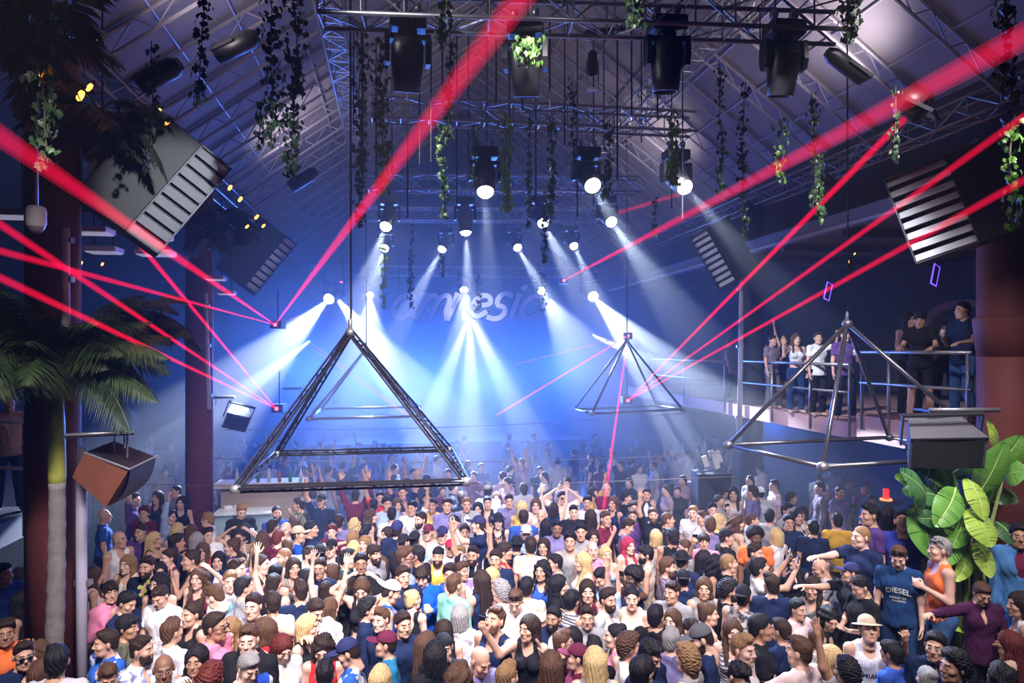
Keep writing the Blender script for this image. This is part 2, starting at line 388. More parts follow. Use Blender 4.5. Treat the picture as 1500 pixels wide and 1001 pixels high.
    def shoe(s, i):
        key = 'shoe%d' % i
        if key in s.me: return s.me[key]
        H, K, A, sd = s.leg[i]; c = A; F = Field(c + np.array((-.1, -.24, -.1)), c + np.array((.1, .1, .06)), .009)
        F.cone(A + np.array((0, .03, -.04)), A + np.array((sd * .028, -.15, -.055)), .044, .04, .03); F.cone(A + np.array((0, 0, .02)), A + np.array((0, .01, -.03)), .05, .045, .03)
        F.cut(lambda x, y, z: np.maximum((c[2] - .083) - z, z - c[2] - .03) + 0 * x + 0 * y)
        P, Q = F.nets(); s.me[key] = np_mesh('shoe', [(P, Q, 0)], [CLOTH]); return s.me[key]
FIGS = {}
def figure(sex, arms, hy, hp):
    k = (sex, arms, hy, hp)
    if k not in FIGS: FIGS[k] = Figure(sex, arms, math.radians(hy), math.radians(hp), legs=len(FIGS) % 2)
    return FIGS[k]
WEAR = {}
def headwear(kind, sex):
    """hair, caps, beards and glasses in the head frame (face towards -Y, origin between the ears)"""
    k = (kind, sex)
    if k in WEAR: return WEAR[k]
    w = 1.0 if sex == 'M' else .95; mat = HAIR
    F = Field((-.2, -.2, -.5 if kind in ('long', 'wavy', 'pony') else -.24), (.2, .24, .26), .0075)
    skull = lambda g, kk=.02: (F.ell((0, .016, .036), (.077 * w + g, .097 + g, .091 + g), kk), F.ell((0, .05, -.03), (.062 * w + g, .055 + g, .06 + g), .03))
    hairline = lambda x, y, z: (.094 - 1.05 * (y + .085) - .12 * np.minimum(np.abs(x), .05)) - z
    def strands(a=.004, n=26):
        F.warp(lambda x, y, z: a * np.sin(n * np.arctan2(y - .02, x) + 30 * z + 4 * np.sin(25 * z)) + a * .6 * np.sin(95 * x + 60 * y))
    def taper(a=.011, w_=.035, side=0.0):
        F.warp(lambda x, y, z: a * np.clip(1 + hairline(x, y, z) / w_, 0, 1) + side * np.clip((.075 - z) / .06, 0, 1) * (np.abs(x) > -1))
    if kind == 'short':
        skull(.014); F.ell((0, -.015, .105), (.06 * w, .075, .03), .03); strands(.003); taper(.011, .03, .005); F.cut(hairline)
    elif kind == 'side':
        skull(.013); F.ell((.015, -.03, .112), (.062 * w, .072, .032), .03, rot(-.15, .25)); F.ell((.03, -.07, .095), (.04, .035, .02), .02, rot(0, .5)); strands(.004, 16); taper(.01, .03, .006); F.cut(hairline)
    elif kind == 'spiky':
        skull(.012); F.ell((0, -.02, .112), (.056 * w, .075, .03), .03); F.warp(lambda x, y, z: np.where(z > .08, .008 * np.sin(130 * x + 25 * np.sin(40 * y)) * np.sin(120 * y), .001)); taper(.01, .03, .008); F.cut(hairline)
    elif kind == 'quiff':
        skull(.009); F.ell((0, -.035, .118), (.052 * w, .062, .036), .03, rot(-.25)); strands(.004, 18); taper(.008, .025, .005); F.cut(hairline)
    elif kind == 'buzz':
        skull(.0045); taper(.003, .02); F.cut(hairline)
    elif kind == 'fringe':
        skull(.015); F.ell((0, -.06, .085), (.062 * w, .045, .032), .03); strands(.004, 20); F.warp(lambda x, y, z: .007 * np.sin(110 * x) * (y < -.05) * (z < .08) + .006 * np.clip((.04 - z) / .05, 0, 1))
        F.cut(lambda x, y, z: (.045 - .8 * (y + .085) + .008 * np.sin(150 * x)) - z)
    elif kind == 'curly':
        skull(.022); F.ell((0, -.02, .11), (.075, .085, .04), .03); F.warp(lambda x, y, z: .011 * np.sin(75 * x + 9 * np.sin(40 * z)) * np.sin(80 * y + 20 * z) * np.sin(85 * z)); taper(.013, .03); F.cut(hairline)
    elif kind == 'afro':
        F.ell((0, .03, .06), (.135, .135, .125), .02); F.warp(lambda x, y, z: .008 * np.sin(80 * x) * np.sin(90 * y) * np.sin(85 * z))
        F.cut(lambda x, y, z: (.08 - .9 * (y + .085)) - z + 0 * x)
    elif kind in ('long', 'wavy', 'bob'):
        skull(.017); L = {'long': -.36, 'wavy': -.3, 'bob': -.12}[kind]; g = .01 if kind == 'wavy' else 0
        for sx in (-1, 1):
            F.cone((sx * .068, .012, .03), (sx * (.075 + g), .02, -.1), .03 + g, .03 + g, .03); F.cone((sx * (.075 + g), .02, -.1), (sx * .088, .03 if kind == 'bob' else -.085, L * .85), .032 + g, .022, .03)
            F.cone((sx * .04, .075, .03), (sx * .055, .085 if kind == 'bob' else .125, L), .045 + g, .03 + g, .04)
        F.cone((0, .08, .02), (0, .09 if kind == 'bob' else .135, L), .05 + g, .035, .04)
        if kind == 'wavy': F.warp(lambda x, y, z: .012 * np.sin(45 * z + 30 * x) * np.sin(40 * y + 22 * z) )
        F.warp(lambda x, y, z: .0045 * np.sin(24 * np.arctan2(y - .02, x) + 5 * np.sin(9 * z)) + .0025 * np.sin(61 * np.arctan2(y - .02, x) + 3 * np.sin(14 * z))); F.carve_ell((0, -.1, -.03), (.062 * w, .085, .105)); F.carve_ell((0, -.17, -.0), (.12, .1, .2))
    elif kind in ('bun', 'pony'):
        skull(.011)
        if kind == 'bun': F.ell((0, .085, .095), (.05, .048, .046), .02)
        else: F.cone((0, .1, .06), (0, .15, .0), .03, .035, .02); F.cone((0, .15, .0), (0, .12, -.26), .035, .015, .02)
        strands(.003, 24); F.warp(lambda x, y, z: np.where(y > .09, 0, .009 * np.clip(1 + hairline(x, y, z) / .03, 0, 1))); F.cut(lambda x, y, z: np.where(y > .09, -1, hairline(x, y, z)))
    elif kind in ('cap', 'backcap'):
        mat = CAPM; sg = 1 if kind == 'cap' else -1
        F.ell((0, .014, .045), (.088 * w, .108, .098), .01); F.cut(lambda x, y, z: (.048 - .12 * y * 1) - z + 0 * x)
        G = F; G.ell((0, .01 - sg * .125, .05), (.072, .085, .012), .012, rot(sg * .22)); G.ell((0, .014, .143), (.008, .008, .006), .002)
        F.carve_ell((0, .014, .03), (.078 * w, .098, .085))
    elif kind == 'beanie':
        mat = CAPM; F.ell((0, .02, .055), (.09, .108, .1), .01); F.cut(lambda x, y, z: (.05 - .35 * y) - z + 0 * x); F.warp(lambda x, y, z: .003 * np.sin(60 * np.arctan2(y, x)))
    elif kind == 'hat':
        mat = CAPM; F.ell((0, .012, .075), (.086, .1, .085), .01); F.cut(lambda x, y, z: .05 - z + 0 * x + 0 * y); F.ell((0, .01, .055), (.15, .17, .012), .012)
    elif kind == 'beard':
        F.ell((0, -.03, -.045), (.066 * w, .072, .084), .03); F.cone((-.03 * w, -.048, -.09), (.03 * w, -.048, -.09), .036, .036, .03); F.ell((0, -.08, -.105), (.026, .026, .024), .025)
        F.cut(lambda x, y, z: np.maximum(z + .036 - .35 * np.maximum(np.abs(x) - .03, 0) * 2, y - .012)); F.carve_ell((0, -.1, -.058), (.026, .04, .014)); F.carve_ell((0, -.12, -.01), (.05, .08, .034))
        strands(.0015, 30)
    elif kind in ('glasses', 'headglasses'):
        mb = MB(); z0 = .008; y0 = -.108
        for sx in (-1, 1):
            mb.lathe([(.001, 0), (.022, 0), (.023, .003), (.001, .005)], 12, Matrix.Translation((sx * .032, y0, z0)) @ Matrix.Rotation(PI / 2, 4, 'X') @ Matrix.Diagonal((1, .8, 1, 1)))
            mb.path([(sx * .054, y0, z0 + .006), (sx * .078, -.05, z0 + .006), (sx * .082, .02, z0)], .0035, 6)
        mb.tube((-.012, y0 - .003, z0 + .004), (.012, y0 - .003, z0 + .004), .003)
        if kind == 'headglasses':
            M = Matrix.Translation((0, .0, .075)) @ Matrix.Rotation(-.6, 4, 'X'); mb.v = [tuple(M @ Vector(v)) for v in mb.v]
        WEAR[k] = mb.mesh('sunglasses', SHADES); return WEAR[k]
    P, Q = F.nets(); WEAR[k] = np_mesh('headwear_' + kind, [(P, Q, 0)], [mat]); return WEAR[k]
# px py sex hair haircolour skin top topcolour pose facing options ; the bald man's maroon tee stands for red laser light ; head centres read off the photograph
CROWD = """
157 942 M short d 2 shirt floralblue DD FL tz-20
157 989 M quiff n 2 tee floralpale DD FR hd
206 953 M short d 2 shirt floralpale DD R B
239 981 M bald d 4 tee white FD FR
250 927 M short n 2 tee white DH BR
238 872 M short d 2 tee white TT F hd
182 882 M short k 2 tee navy DD R hd
185 920 M fringe k 3 tee olive DD R
288 967 F long k 3 tank black DD F
308 999 F curly r 2 tank maroon DD B
136 846 F long n 2 dress palepink HD BR
161 868 M fringe d 2 shirt pink DH FR
187 827 F long l 1 tank cream WD F
216 831 M short d 2 shirt dinoprint DD F B
234 838 F long k 2 strap pink DD FR
233 856 F long k 1 tank black DD F
248 818 F bun d 1 strap maroon HD FL
292 847 F wavy n 1 crop maroon OD F
281 821 F bun d 2 tank black FD FL
296 808 F long n 2 tank red DD F
257 797 M short k 3 shirt navy DD BR
225 792 F long b 2 strap black EE R
174 791 M bald d 2 tank white DD R
207 780 M short d 2 tee purple DD F
247 759 M short d 2 shirt lightblue DU R
266 737 F bob d 1 tank black TT F
259 720 M buzz d 2 tee grey DD FL
260 778 F long b 1 tank cream DD B
231 729 F long d 2 tank navy DD F
196 733 M short d 2 tee purple DU R
212 753 M curly r 2 tee maroon DD F
152 757 M bald d 2 tee blue DD R
281 781 F long n 2 tank black DD B
305 762 M short l 2 tee white DD L g
304 785 M short d 1 tee white DD FR G
288 793 F long g 2 tank grey DD B
314 919 M short d 3 tee pink DD R g
337 924 F long l 1 strap black DF F
365 938 M short n 1 jacket black DD F
361 976 M short g 1 tee tricolour DD FR hd
387 925 F long n 1 tank red DD L
412 948 F long r 1 shirt white DD FR hd
451 919 F bob b 1 tank black DD R
474 948 F wavy d 1 strap red DD F hd
476 991 M short k 2 tee black DD B
372 888 M short d 1 tank grey WD F
400 885 M short d 3 tee white DD BL
319 874 M short n 1 shirt stripeteal DD L hd
337 852 M short l 1 tee white HD FR
320 822 F bob k 1 jacket navy DD F
346 835 M short d 1 tee cream DD R
353 822 F bun d 2 tank purpleprint DD FR
382 828 F bun d 1 tank black DD R
400 857 F bun d 1 tank black UD B
403 842 F bun k 2 tank maroon DD B
416 817 M buzz l 1 tee logowhite DD FL B
452 814 M short d 2 tee white DD R B
450 849 M fringe k 4 tee white DE L g
469 833 M short d 2 tee navy DD F
486 839 F long n 2 tank red FD L d9.65
460 893 M short d 1 tee white HF FR hd
482 893 F bob n 1 tee white PD BR
476 868 F bun d 1 tank black UU B
469 812 M backcap K 2 tee grey DD B
486 803 M cap K 1 tank black DD F
508 820 M short k 2 tee darkgreen DD R
529 826 M short k 3 tee black DD F
547 812 M fringe d 2 tee grey DD FR B
518 805 F bob b 1 tank cream DD B
534 797 F bob l 1 tank cream DD F
557 828 F bob n 1 jacket navy DD L
531 861 F long n 1 crop black OO F hd
569 867 M backcap patterned 2 tank royal DD R hd
592 818 M short n 2 tee lightblue DD R g
612 815 M short k 3 tee black DD L
619 843 M fringe d 1 shirt royal HD F hd
642 815 M backcap K 2 tank yellow DD F B
659 842 F curly d 2 tank blue DD F
660 803 M cap red 2 tee white DD F
604 880 F bun b 1 strap black DD BR
665 858 M short n 2 shirt mint DD BR
538 893 M curly k 2 shirt navy FD R
560 908 M quiff n 1 tee navy DD FL
567 944 M cap maroon 2 tee teal DD L
515 955 M cap navy 2 tee floralblue DD L hd
557 996 F long b 1 tank black DD B
624 945 F long n 2 tank cream DD BR
638 963 F bob k 2 shirt black DD B
650 925 F long d 1 tank black DD F hd
650 949 M backcap K 2 tee black DD F
673 904 F bob g 1 shirt white DD B
725 909 M short n 2 tank navy PD FL hu B
700 966 M bald d 2 tee violet TD FR hd
672 996 F wavy n 1 tank black DD B
741 994 M quiff l 2 tee black DD BR
756 879 M short n 1 shirt white TT F hd G
771 862 M short k 2 tee cream DD B
735 868 M curly g 1 tee white DD BL
720 847 F bob b 1 tank navy DD FL
726 820 M short d 2 tee navy DD F
738 808 M fringe d 2 tank red DD R
757 799 M hat K 2 shirt sequin DD B
777 801 M short d 2 tee cream DD B
796 801 F long d 2 tank black DD F
693 814 M short d 2 tee blackstripe UU F B
674 812 M short l 1 tee lightgrey DD F
676 837 M short n 2 tee purpletee DD FR
794 836 F wavy k 2 tank blue DD FL
814 826 M short k 2 shirt lightblue DD L
818 858 F long k 1 shirt black DD R
836 881 M fringe k 1 tank stripegrey DD BR
811 906 M short k 3 jacket navy DD FL B
823 942 M quiff n 2 tee black DD R g
808 978 F long n 1 tank navy DD B
839 937 F bob k 2 tee maroon FD FL
889 879 M short d 2 shirt lightgrey DD FR B
926 877 F bun k 1 tank cream DD F
985 909 F long n 1 tank black DE FL
861 866 F long d 1 tank maroon UD F
883 846 M short k 2 tee lightblue DD FL hd
928 848 F afro k 5 tank navy PD FL
976 832 M short n 2 shirt plaid DD R B
947 813 M fringe k 2 tank beige DD L B
999 822 M hat K 2 tee navy DD BR
1001 849 M backcap K 2 tee navy DD B
887 813 F long b 1 tank lightblue DD F
868 806 M bald g 1 tee pink DD F
854 824 F long b 1 tank cream DD L
920 800 F long p 1 tank beige DD FR
961 788 F bob b 1 strap lightgrey DD B
985 788 M curly k 3 tank black DD B
1004 804 M short n 2 tee grey DD L
1016 752 M short l 1 tee white DD FL
1030 760 M short n 2 tee beige DD L
977 762 M buzz n 2 tee black DD R
956 755 M short n 2 tee black DU F B
947 725 M short k 2 jacket navy FF F
916 730 M short k 2 jacket black DD R
899 738 F bob n 2 tank navy DP FL
860 737 M short k 2 tee lightgrey DD F
869 723 F bob d 2 tee yellow UD FR
889 718 M bald d 2 tee maroon DD F
865 758 F long d 2 tank black DD B
886 761 M short n 2 tee maroon DF FR
851 780 M short k 2 tee grey DD F
869 788 F bob d 2 tank purple DD F
916 771 M short d 2 shirt violet DD R hd
927 757 M short n 2 tee purple DD F
927 745 M short d 2 tee navy DD F
840 751 M short k 1 tee black DD F
823 730 M short d 1 tee cream OO F g
802 727 M short d 2 tee navy HH FR
811 746 F bob d 1 tank navy UU B
785 741 F bob n 1 tank cream DD F
764 745 F bob b 1 tank yellow DD B
793 757 M bald d 2 tee grey DF F
767 759 M short d 2 tee blue DD B
800 772 F bob k 2 tank navy DD B
816 775 M short k 4 tee violet DD F
835 793 M curly k 2 tank grey DD F
771 782 M cap white 2 tee lightblue DX F
683 740 M short l 2 jacket grey DD F
714 737 M short k 2 tank black DD F
700 746 F long k 2 tank navy DD F
728 730 F bob n 2 tank violet DD F
715 721 M short d 2 tee white DD B
730 764 F hat K 1 tank black DD F
702 769 M cap navy 1 tee navy PD L
681 780 F bun d 2 tank lightgrey DD F
667 768 M short k 1 tee black DD F
746 735 M short d 2 tee violet DD F
590 722 M short d 2 tee navy UU F
566 739 M short k 2 tee lightblue DD FR
634 741 M short d 3 tank yellow DD F
617 762 M short d 1 tee lightgrey DD FL B
604 745 M short k 2 tee white UD F
574 755 M short k 2 tee white DD B
581 741 F bob n 2 tank violet DD FR
547 741 M backcap K 2 tee navy DD B
543 757 F wavy n 1 tank black DD R
519 770 F wavy b 1 tank darkgreen DD B
517 789 F bob l 1 tank cream DD B
537 778 F pony k 1 tank stripegrey DD BR
568 784 F bob d 2 tank black DF FL
582 777 M beanie navy 2 jacket navy DD B
591 796 M cap K 1 tee black DD F
607 791 M backcap K 2 tee lightblue DD B
627 780 M cap maroon 1 tee beige DX F
648 784 M cap navy 1 tee white DD F
496 766 M short d 2 tee violet DD B
487 780 M curly r 1 tee maroon DD F
521 728 M short d 2 shirt maroon UU B
557 730 M short d 2 tee red DU F
626 731 M short d 2 tee navy XX F
665 767 M short d 1 tee lightgrey DD F
655 741 M short d 2 tee violet DD F
353 748 M short l 1 tee black HT FR hd
405 752 M buzz d 1 tee blue DD FR B
438 740 M short d 2 tee olive DF L
471 734 M cap K 2 tee navy DU F
352 788 F bun d 2 strap cream OO F
399 773 M short d 2 tee maroon DD BR
419 777 M bald l 1 tee pink DD F
436 784 M cap beige 2 tee royal DD R
421 802 M buzz n 2 tee white DD BL
408 789 M buzz r 1 tee maroon DD BR
384 790 F long n 1 tank beige DD B
455 776 M short k 2 tee navy DE R
431 767 F bob n 2 tank olive DD B
341 802 F bun n 1 strap purple DD L
1033 935 M cap grey 1 tee navy DD L hd B
1087 952 M quiff l 1 tee lightgrey DD FR
1078 989 M short k 2 tee olive DD FR hd
1112 921 M short k 3 tee black DD R
1074 926 F long n 1 tank stripegrey HD F
1036 901 F bun n 1 tank beige DD R
1168 893 M short k 2 tee palepink DD FR
1196 936 M buzz n 1 tee lightgrey DD BR
1173 957 M short n 1 tee palepink XD BL
1009 968 F curly l 1 tank grey DW BL
983 940 M short g 1 shirt violet DD BR
947 957 M short k 2 tee navy DD FR hd
920 948 M curly n 2 shirt white DD R
940 986 M fringe k 2 tee black DD BR
902 933 F bun k 1 tank pink DD L
872 972 F long b 1 tank grey DD B
870 952 M short k 2 tee black DD B
847 963 M cap maroon 2 tee maroon DX L
1066 826 M buzz l 2 tee black DD R
1066 866 M curly k 2 tee black DD R B
1088 875 M backcap K 2 tank tattoo DD BR B
1031 862 F bob n 2 tank grey DD F
1112 832 M fringe k 2 tee white PP R hu
1105 811 M short d 2 tee black DD FR B
1107 788 M afro k 4 tee orange DD F B
1160 822 F long k 1 shirt black XX F
1205 832 M bald d 2 tee lightgrey FT L hd
1031 820 F long k 2 tank navy FD R
1049 827 F wavy k 2 tank black DD R
1063 788 M backcap K 2 tee black DD R
1031 794 M fringe d 2 tee pink DP F
1040 770 M curly n 2 tee violet DD B
1053 764 F bob b 1 tank yellow DD R
1078 767 F wavy n 1 tank beige DD R
1101 763 M buzz n 1 shirt white DD R
1044 748 M short k 1 tee yellow PD F
1061 725 F long k 2 tank navy DD F
1074 724 F long k 2 tank lightgrey DD F
1114 723 M backcap white 2 shirt lightgrey DD B
1103 722 M short d 2 tee violet DD BL
1127 758 M short k 2 tee grey DD BR
1138 786 F bob b 1 tank white DD B
1155 766 M short k 2 tee navy DD F
1152 749 M short k 2 tee grey DD FR
1167 757 F long k 2 tank lightgrey DD F
1158 731 M short d 2 shirt violet DD R
1135 712 M short d 2 tee palepink DD L
1202 716 M short d 2 shirt plaid DD L
1191 775 M short k 2 tee navy DD B
1175 752 F bob d 2 tank grey DD FL
1227 765 M short k 2 tee mustard DD B
1276 753 M quiff k 2 tee purple DD L P d9.2
1322 764 M short k 2 tee poloblue DD FL hu P d8.9
1262 787 M buzz l 1 tee navy DE L P d8.5
1317 815 M short n 1 tee diesel DD FL hd G P d8.0
1378 806 M short g 1 tank orange HT L G P d7.9
1264 866 M short k 2 tee black TT L hd P d7.5
1247 846 M cap navy 2 tee black DE L P d7.95
1214 904 F wavy k 2 shirt black DT F hd
1271 922 M hat beige 2 tank jersey PD F hu
1218 967 F long b 2 tank black DD FR
1244 988 M curly k 3 tee grey UD B
1308 958 M fringe k 3 shirt blue DD BL
1371 947 M short k 2 shirt navy DD FL
1401 978 M curly k 3 tee navy DD L
1360 998 F bun g 2 tank grey DD B
1436 868 M short n 2 shirt burgundy TW F hd P d7.3
1493 784 M short k 3 jacket denim XD FL P d8.2
1496 853 F bob d 2 tank white DD L d7.6
1497 892 M short d 2 tee blue DD L
1481 945 F long r 2 strap beige DD BL
1467 993 F wavy k 2 tank black DD B
1298 749 F bob k 2 strap maroon DD BR P d9.6
7 927 M short d 3 tee orange FD FR
34 961 M short d 2 shirt navy DD FR g
56 958 F wavy n 1 tank black DD F
82 972 M short k 2 tee lightgrey DD BL
60 989 F long n 1 tank palepink DD BL
29 847 F wavy g 2 tee lightgrey DD B
35 883 F long k 2 tank black DD R
4 842 M short k 2 tee blue DD R
1230 722 M short d 2 tee violet DD F
1266 716 M short d 2 tee violet DD F
505 855 F bob d 2 tank black DD FL
590 845 M short d 2 tee navy DD FR
985 868 M short d 2 tee grey DD FL
1012 925 M short d 2 tee black DD FR
960 905 M short k 2 tee black DD BR
1130 858 M short d 2 tee navy DD B
1190 862 F long d 2 tank grey DD FL
1145 925 M short d 2 tee navy DD BL
430 832 F bob d 2 tank grey DD FR
440 868 M short d 2 tee navy DD BL
356 862 M short k 2 tee grey DD BR
283 900 F bun d 2 tank black DD FL
705 852 F long d 2 tank navy DD BL
590 915 M short d 2 tee navy DD FR
775 920 F bob d 2 tank black DD FL
860 905 M short d 2 tee grey DD F
"""
# people who stand on the balconies (floor height, row)
EXTRA = [(3.42, x) for x in """1349 467 F fringe k 2 tee black RR FL hd d11.2
1333 470 F long k 2 tank black RR F d11.9
1411 456 M short k 2 tee navy RH L d11.0
1384 482 F bob k 2 tank black DD FL d12.6
1497 466 M short k 2 tee grey RR L d10.6""".split('\n')] + [(3.25, x) for x in """1238 492 M short d 2 tee purple HD F d13.2
1198 496 M short k 2 tee white PD F d13.9
1166 498 F long n 1 crop white DX F d14.6
1131 500 M short k 2 tee plaid HD FR d15.6
1150 497 F bob d 2 tank black DU FL d16.2
1068 510 M short d 2 tee grey DD FR d18.4
1112 496 F long d 2 tank navy DD F d17.0""".split('\n')] + [(2.1, "14 590 M short d 2 tee beige DD FR d10.5")]
PAL = {'white': (.78, .78, .8), 'cream': (.74, .68, .55), 'grey': (.3, .3, .32), 'lightgrey': (.55, .55, .58), 'black': (.014, .014, .018), 'navy': (.013, .024, .075), 'blue': (.03, .09, .42),
       'royal': (.008, .1, .6), 'lightblue': (.36, .5, .76), 'teal': (.02, .17, .32), 'mint': (.24, .6, .52), 'red': (.62, .025, .035), 'maroon': (.14, .015, .045), 'pink': (.75, .25, .4), 'palepink': (.74, .56, .54),
       'orange': (.95, .22, .06), 'yellow': (.78, .52, .08), 'mustard': (.62, .36, .04), 'purple': (.1, .05, .2), 'violet': (.2, .18, .38), 'beige': (.6, .48, .38), 'denim': (.07, .2, .45), 'darkgreen': (.01, .07, .06),
       'olive': (.13, .13, .09), 'burgundy': (.06, .012, .05), 'poloblue': (.035, .05, .36), 'diesel': (.012, .045, .14)}
HCOL = {'k': (.012, .011, .014), 'd': (.03, .017, .012), 'n': (.09, .045, .025), 'l': (.26, .15, .07), 'b': (.58, .42, .2), 'r': (.12, .02, .015), 'g': (.28, .27, .27), 'p': (.4, .03, .08), 'K': (.015, .015, .02),
        'red': (.6, .02, .06), 'maroon': (.13, .02, .05), 'navy': (.03, .035, .12), 'white': (.8, .8, .8), 'beige': (.55, .45, .32), 'grey': (.12, .12, .14), 'patterned': (.7, .68, .62)}
SKINS = {1: (.74, .46, .35), 2: (.62, .36, .25), 3: (.46, .24, .15), 4: (.24, .12, .075), 5: (.09, .045, .03)}
HNAME = {'k': 'black', 'd': 'dark brown', 'n': 'brown', 'l': 'light brown', 'b': 'blonde', 'r': 'dark red', 'g': 'grey', 'p': 'pinkish red', 'K': 'black'}
TOPN = {'tee': 't-shirt', 'shirt': 'shirt', 'jacket': 'jacket', 'tank': 'tank top', 'crop': 'crop top', 'dress': 'dress', 'strap': 'strappy top'}
CNAME = {'lightgrey': 'light grey', 'royal': 'royal blue', 'lightblue': 'pale blue', 'mint': 'mint green', 'palepink': 'pale pink', 'violet': 'violet grey', 'darkgreen': 'dark green', 'poloblue': 'deep blue', 'diesel': 'navy printed',
         'floralblue': 'blue and white floral', 'floralpale': 'pale floral', 'dinoprint': 'black and yellow-green print', 'tricolour': 'blue, white and red', 'logowhite': 'white printed', 'stripeteal': 'white and teal striped', 'purpleprint': 'purple print',
         'sequin': 'dark sequinned', 'blackstripe': 'black striped', 'purpletee': 'white and purple print', 'stripegrey': 'grey striped', 'plaid': 'plaid', 'tattoo': 'grey patterned', 'jersey': 'white lettered'}
PAT = {'floralblue': lambda: mix_pattern('floral_blue', 'noise', (.03, .12, .5), (.75, .78, .85), 9, .5), 'floralpale': lambda: mix_pattern('floral_pale', 'noise', (.25, .3, .55), (.72, .74, .8), 14, .47),
       'dinoprint': lambda: mix_pattern('leaf_print', 'spots', (.5, .6, .08), (.012, .016, .04), 11, .3), 'tricolour': lambda: mix_pattern('tricolour', 'noise', (.03, .1, .6), (.8, .8, .82), 3.5, .48, (.7, .04, .08)),
       'stripeteal': lambda: mix_pattern('teal_stripe', 'hstripe', (.78, .78, .8), (.2, .45, .55), 1.6, .7), 'purpleprint': lambda: mix_pattern('purple_print', 'noise', (.2, .08, .4), (.75, .7, .8), 16, .5),
       'sequin': lambda: mix_pattern('sequin', 'spots', (.3, .35, .45), (.01, .012, .025), 38, .24), 'blackstripe': lambda: mix_pattern('black_stripe', 'vstripe', (.014, .014, .02), (.7, .7, .75), 3, .86),
       'purpletee': lambda: mix_pattern('purple_tee', 'noise', (.3, .2, .6), (.78, .78, .8), 5, .4), 'stripegrey': lambda: mix_pattern('grey_stripe', 'hstripe', (.6, .6, .63), (.1, .1, .14), 9, .6), 'plaid': lambda: mix_pattern('plaid', 'hstripe', (.3, .25, .32), (.1, .08, .12), 12, .5),
       'tattoo': lambda: mix_pattern('grey_pattern', 'noise', (.5, .48, .46), (.12, .11, .12), 22, .5), 'jersey': lambda: mix_pattern('jersey_white', 'vstripe', (.74, .74, .78), (.5, .5, .58), 14, .8), 'patterned': lambda: mix_pattern('patterned_cap', 'spots', (.25, .23, .22), (.72, .7, .64), 45, .25)}
YAW = {'F': 0, 'B': 180, 'L': -90, 'R': 90, 'FL': -38, 'FR': 38, 'BL': -142, 'BR': 142}
rng = random.Random(7)
def parse(t):
    w = t.split(); P = dict(px=float(w[0]), py=float(w[1]), sex=w[2], hair=w[3], hc=w[4], skin=int(w[5]), top=w[6], tc=w[7], pose=w[8], face=w[9], o=w[10:], z0=0.0, d=None)
    for q in w[10:]:
        if q == 'P': P['z0'] = .5
        if q[0] == 'd' and q[1:2].isdigit(): P['d'] = float(q[1:])
    return P
PEOPLE = [parse(l) for l in CROWD.strip().split('\n')]
if 'EXTRA' in globals(): PEOPLE += [dict(parse(l), z0=z) for z, l in EXTRA]
for p in PEOPLE:
    S = 1.66 if p['sex'] == 'M' else 1.66 * .94
    p['S'] = S; p['k'] = rng.uniform(.98, 1.03) if p['sex'] == 'M' else rng.uniform(.98, 1.04)
    if p['d'] is None: p['klo'], p['khi'] = .93, 1.09
    else:
        p['k'] = min(1.12, max(.9, (CAM_Z - (p['py'] - 512) * p['d'] / 1000 - p['z0']) / S)); p['klo'] = p['khi'] = p['k']
def depth(p): return (CAM_Z - p['z0'] - p['k'] * p['S']) * 1000 / (p['py'] - 512) if p['d'] is None else p['d']
for it in range(260):                         # people who would stand inside each other are a little taller or shorter instead
    ds = [depth(p) for p in PEOPLE]; xs = [(p['px'] - 750) / 1000 * d for p, d in zip(PEOPLE, ds)]
    for i in range(len(PEOPLE)):
        for j in range(i):
            dx = abs(xs[i] - xs[j]); dy = ds[i] - ds[j]
            if dx < .42 and abs(dy) < .36 and (dx / .42) ** 2 + (dy / .36) ** 2 < 1:
                s = .004 if dy >= 0 else -.004
                for q, sg in ((i, -1), (j, 1)):
                    p = PEOPLE[q]; p['k'] = min(p['khi'], max(p['klo'], p['k'] + sg * s))
# ---- what can be said about each person
def facts(p):
    man = 'man' if p['sex'] == 'M' else 'woman'; h = p['hair']; hc = HNAME.get(p['hc'], p['hc'])
    if 'B' in p['o']: man = 'bearded ' + man
    hw = {'short': 'short %s hair', 'quiff': '%s quiff', 'buzz': 'cropped %s hair', 'fringe': '%s fringe', 'curly': 'curly %s hair', 'afro': '%s afro', 'long': 'long %s hair', 'wavy': 'wavy %s hair', 'bob': 'chin-length %s hair', 'bun': '%s hair tied up',
          'pony': '%s ponytail', 'cap': '%s cap', 'backcap': '%s backwards cap', 'beanie': '%s beanie', 'hat': '%s brimmed hat', 'bald': 'bald head'}[h]
    hw = hw % hc if '%s' in hw else hw
    top = CNAME.get(p['tc'], p['tc']) + ' ' + TOPN[p['top']]
    ex = []
    ps = p['pose']
    if ps == 'UU': ex.append('both arms raised')
    elif ps == 'OO': ex.append('hands on head')
    elif 'P' in ps: ex.append('phone held up')
    elif 'U' in ps: ex.append('one arm raised')
    elif 'W' in ps or 'E' in ps: ex.append('arm stretched out')
    elif 'F' in ps: ex.append('hand at face')
    elif ps == 'TT': ex.append('hands together')
    elif 'X' in ps: ex.append('one hand lifted')
    if 'g' in p['o']: ex.append('wearing glasses')
    if 'G' in p['o']: ex.append('sunglasses on head')
    if 'hd' in p['o']: ex.append('looking down')
    if 'hu' in p['o']: ex.append('looking up')
    if p['face'] in ('B', 'BL', 'BR'): ex.append('seen from behind')
    elif p['face'] in ('L', 'R'): ex.append('in profile')
    return man, hw, top, ex
FACTS = [facts(p) for p in PEOPLE]
from itertools import combinations
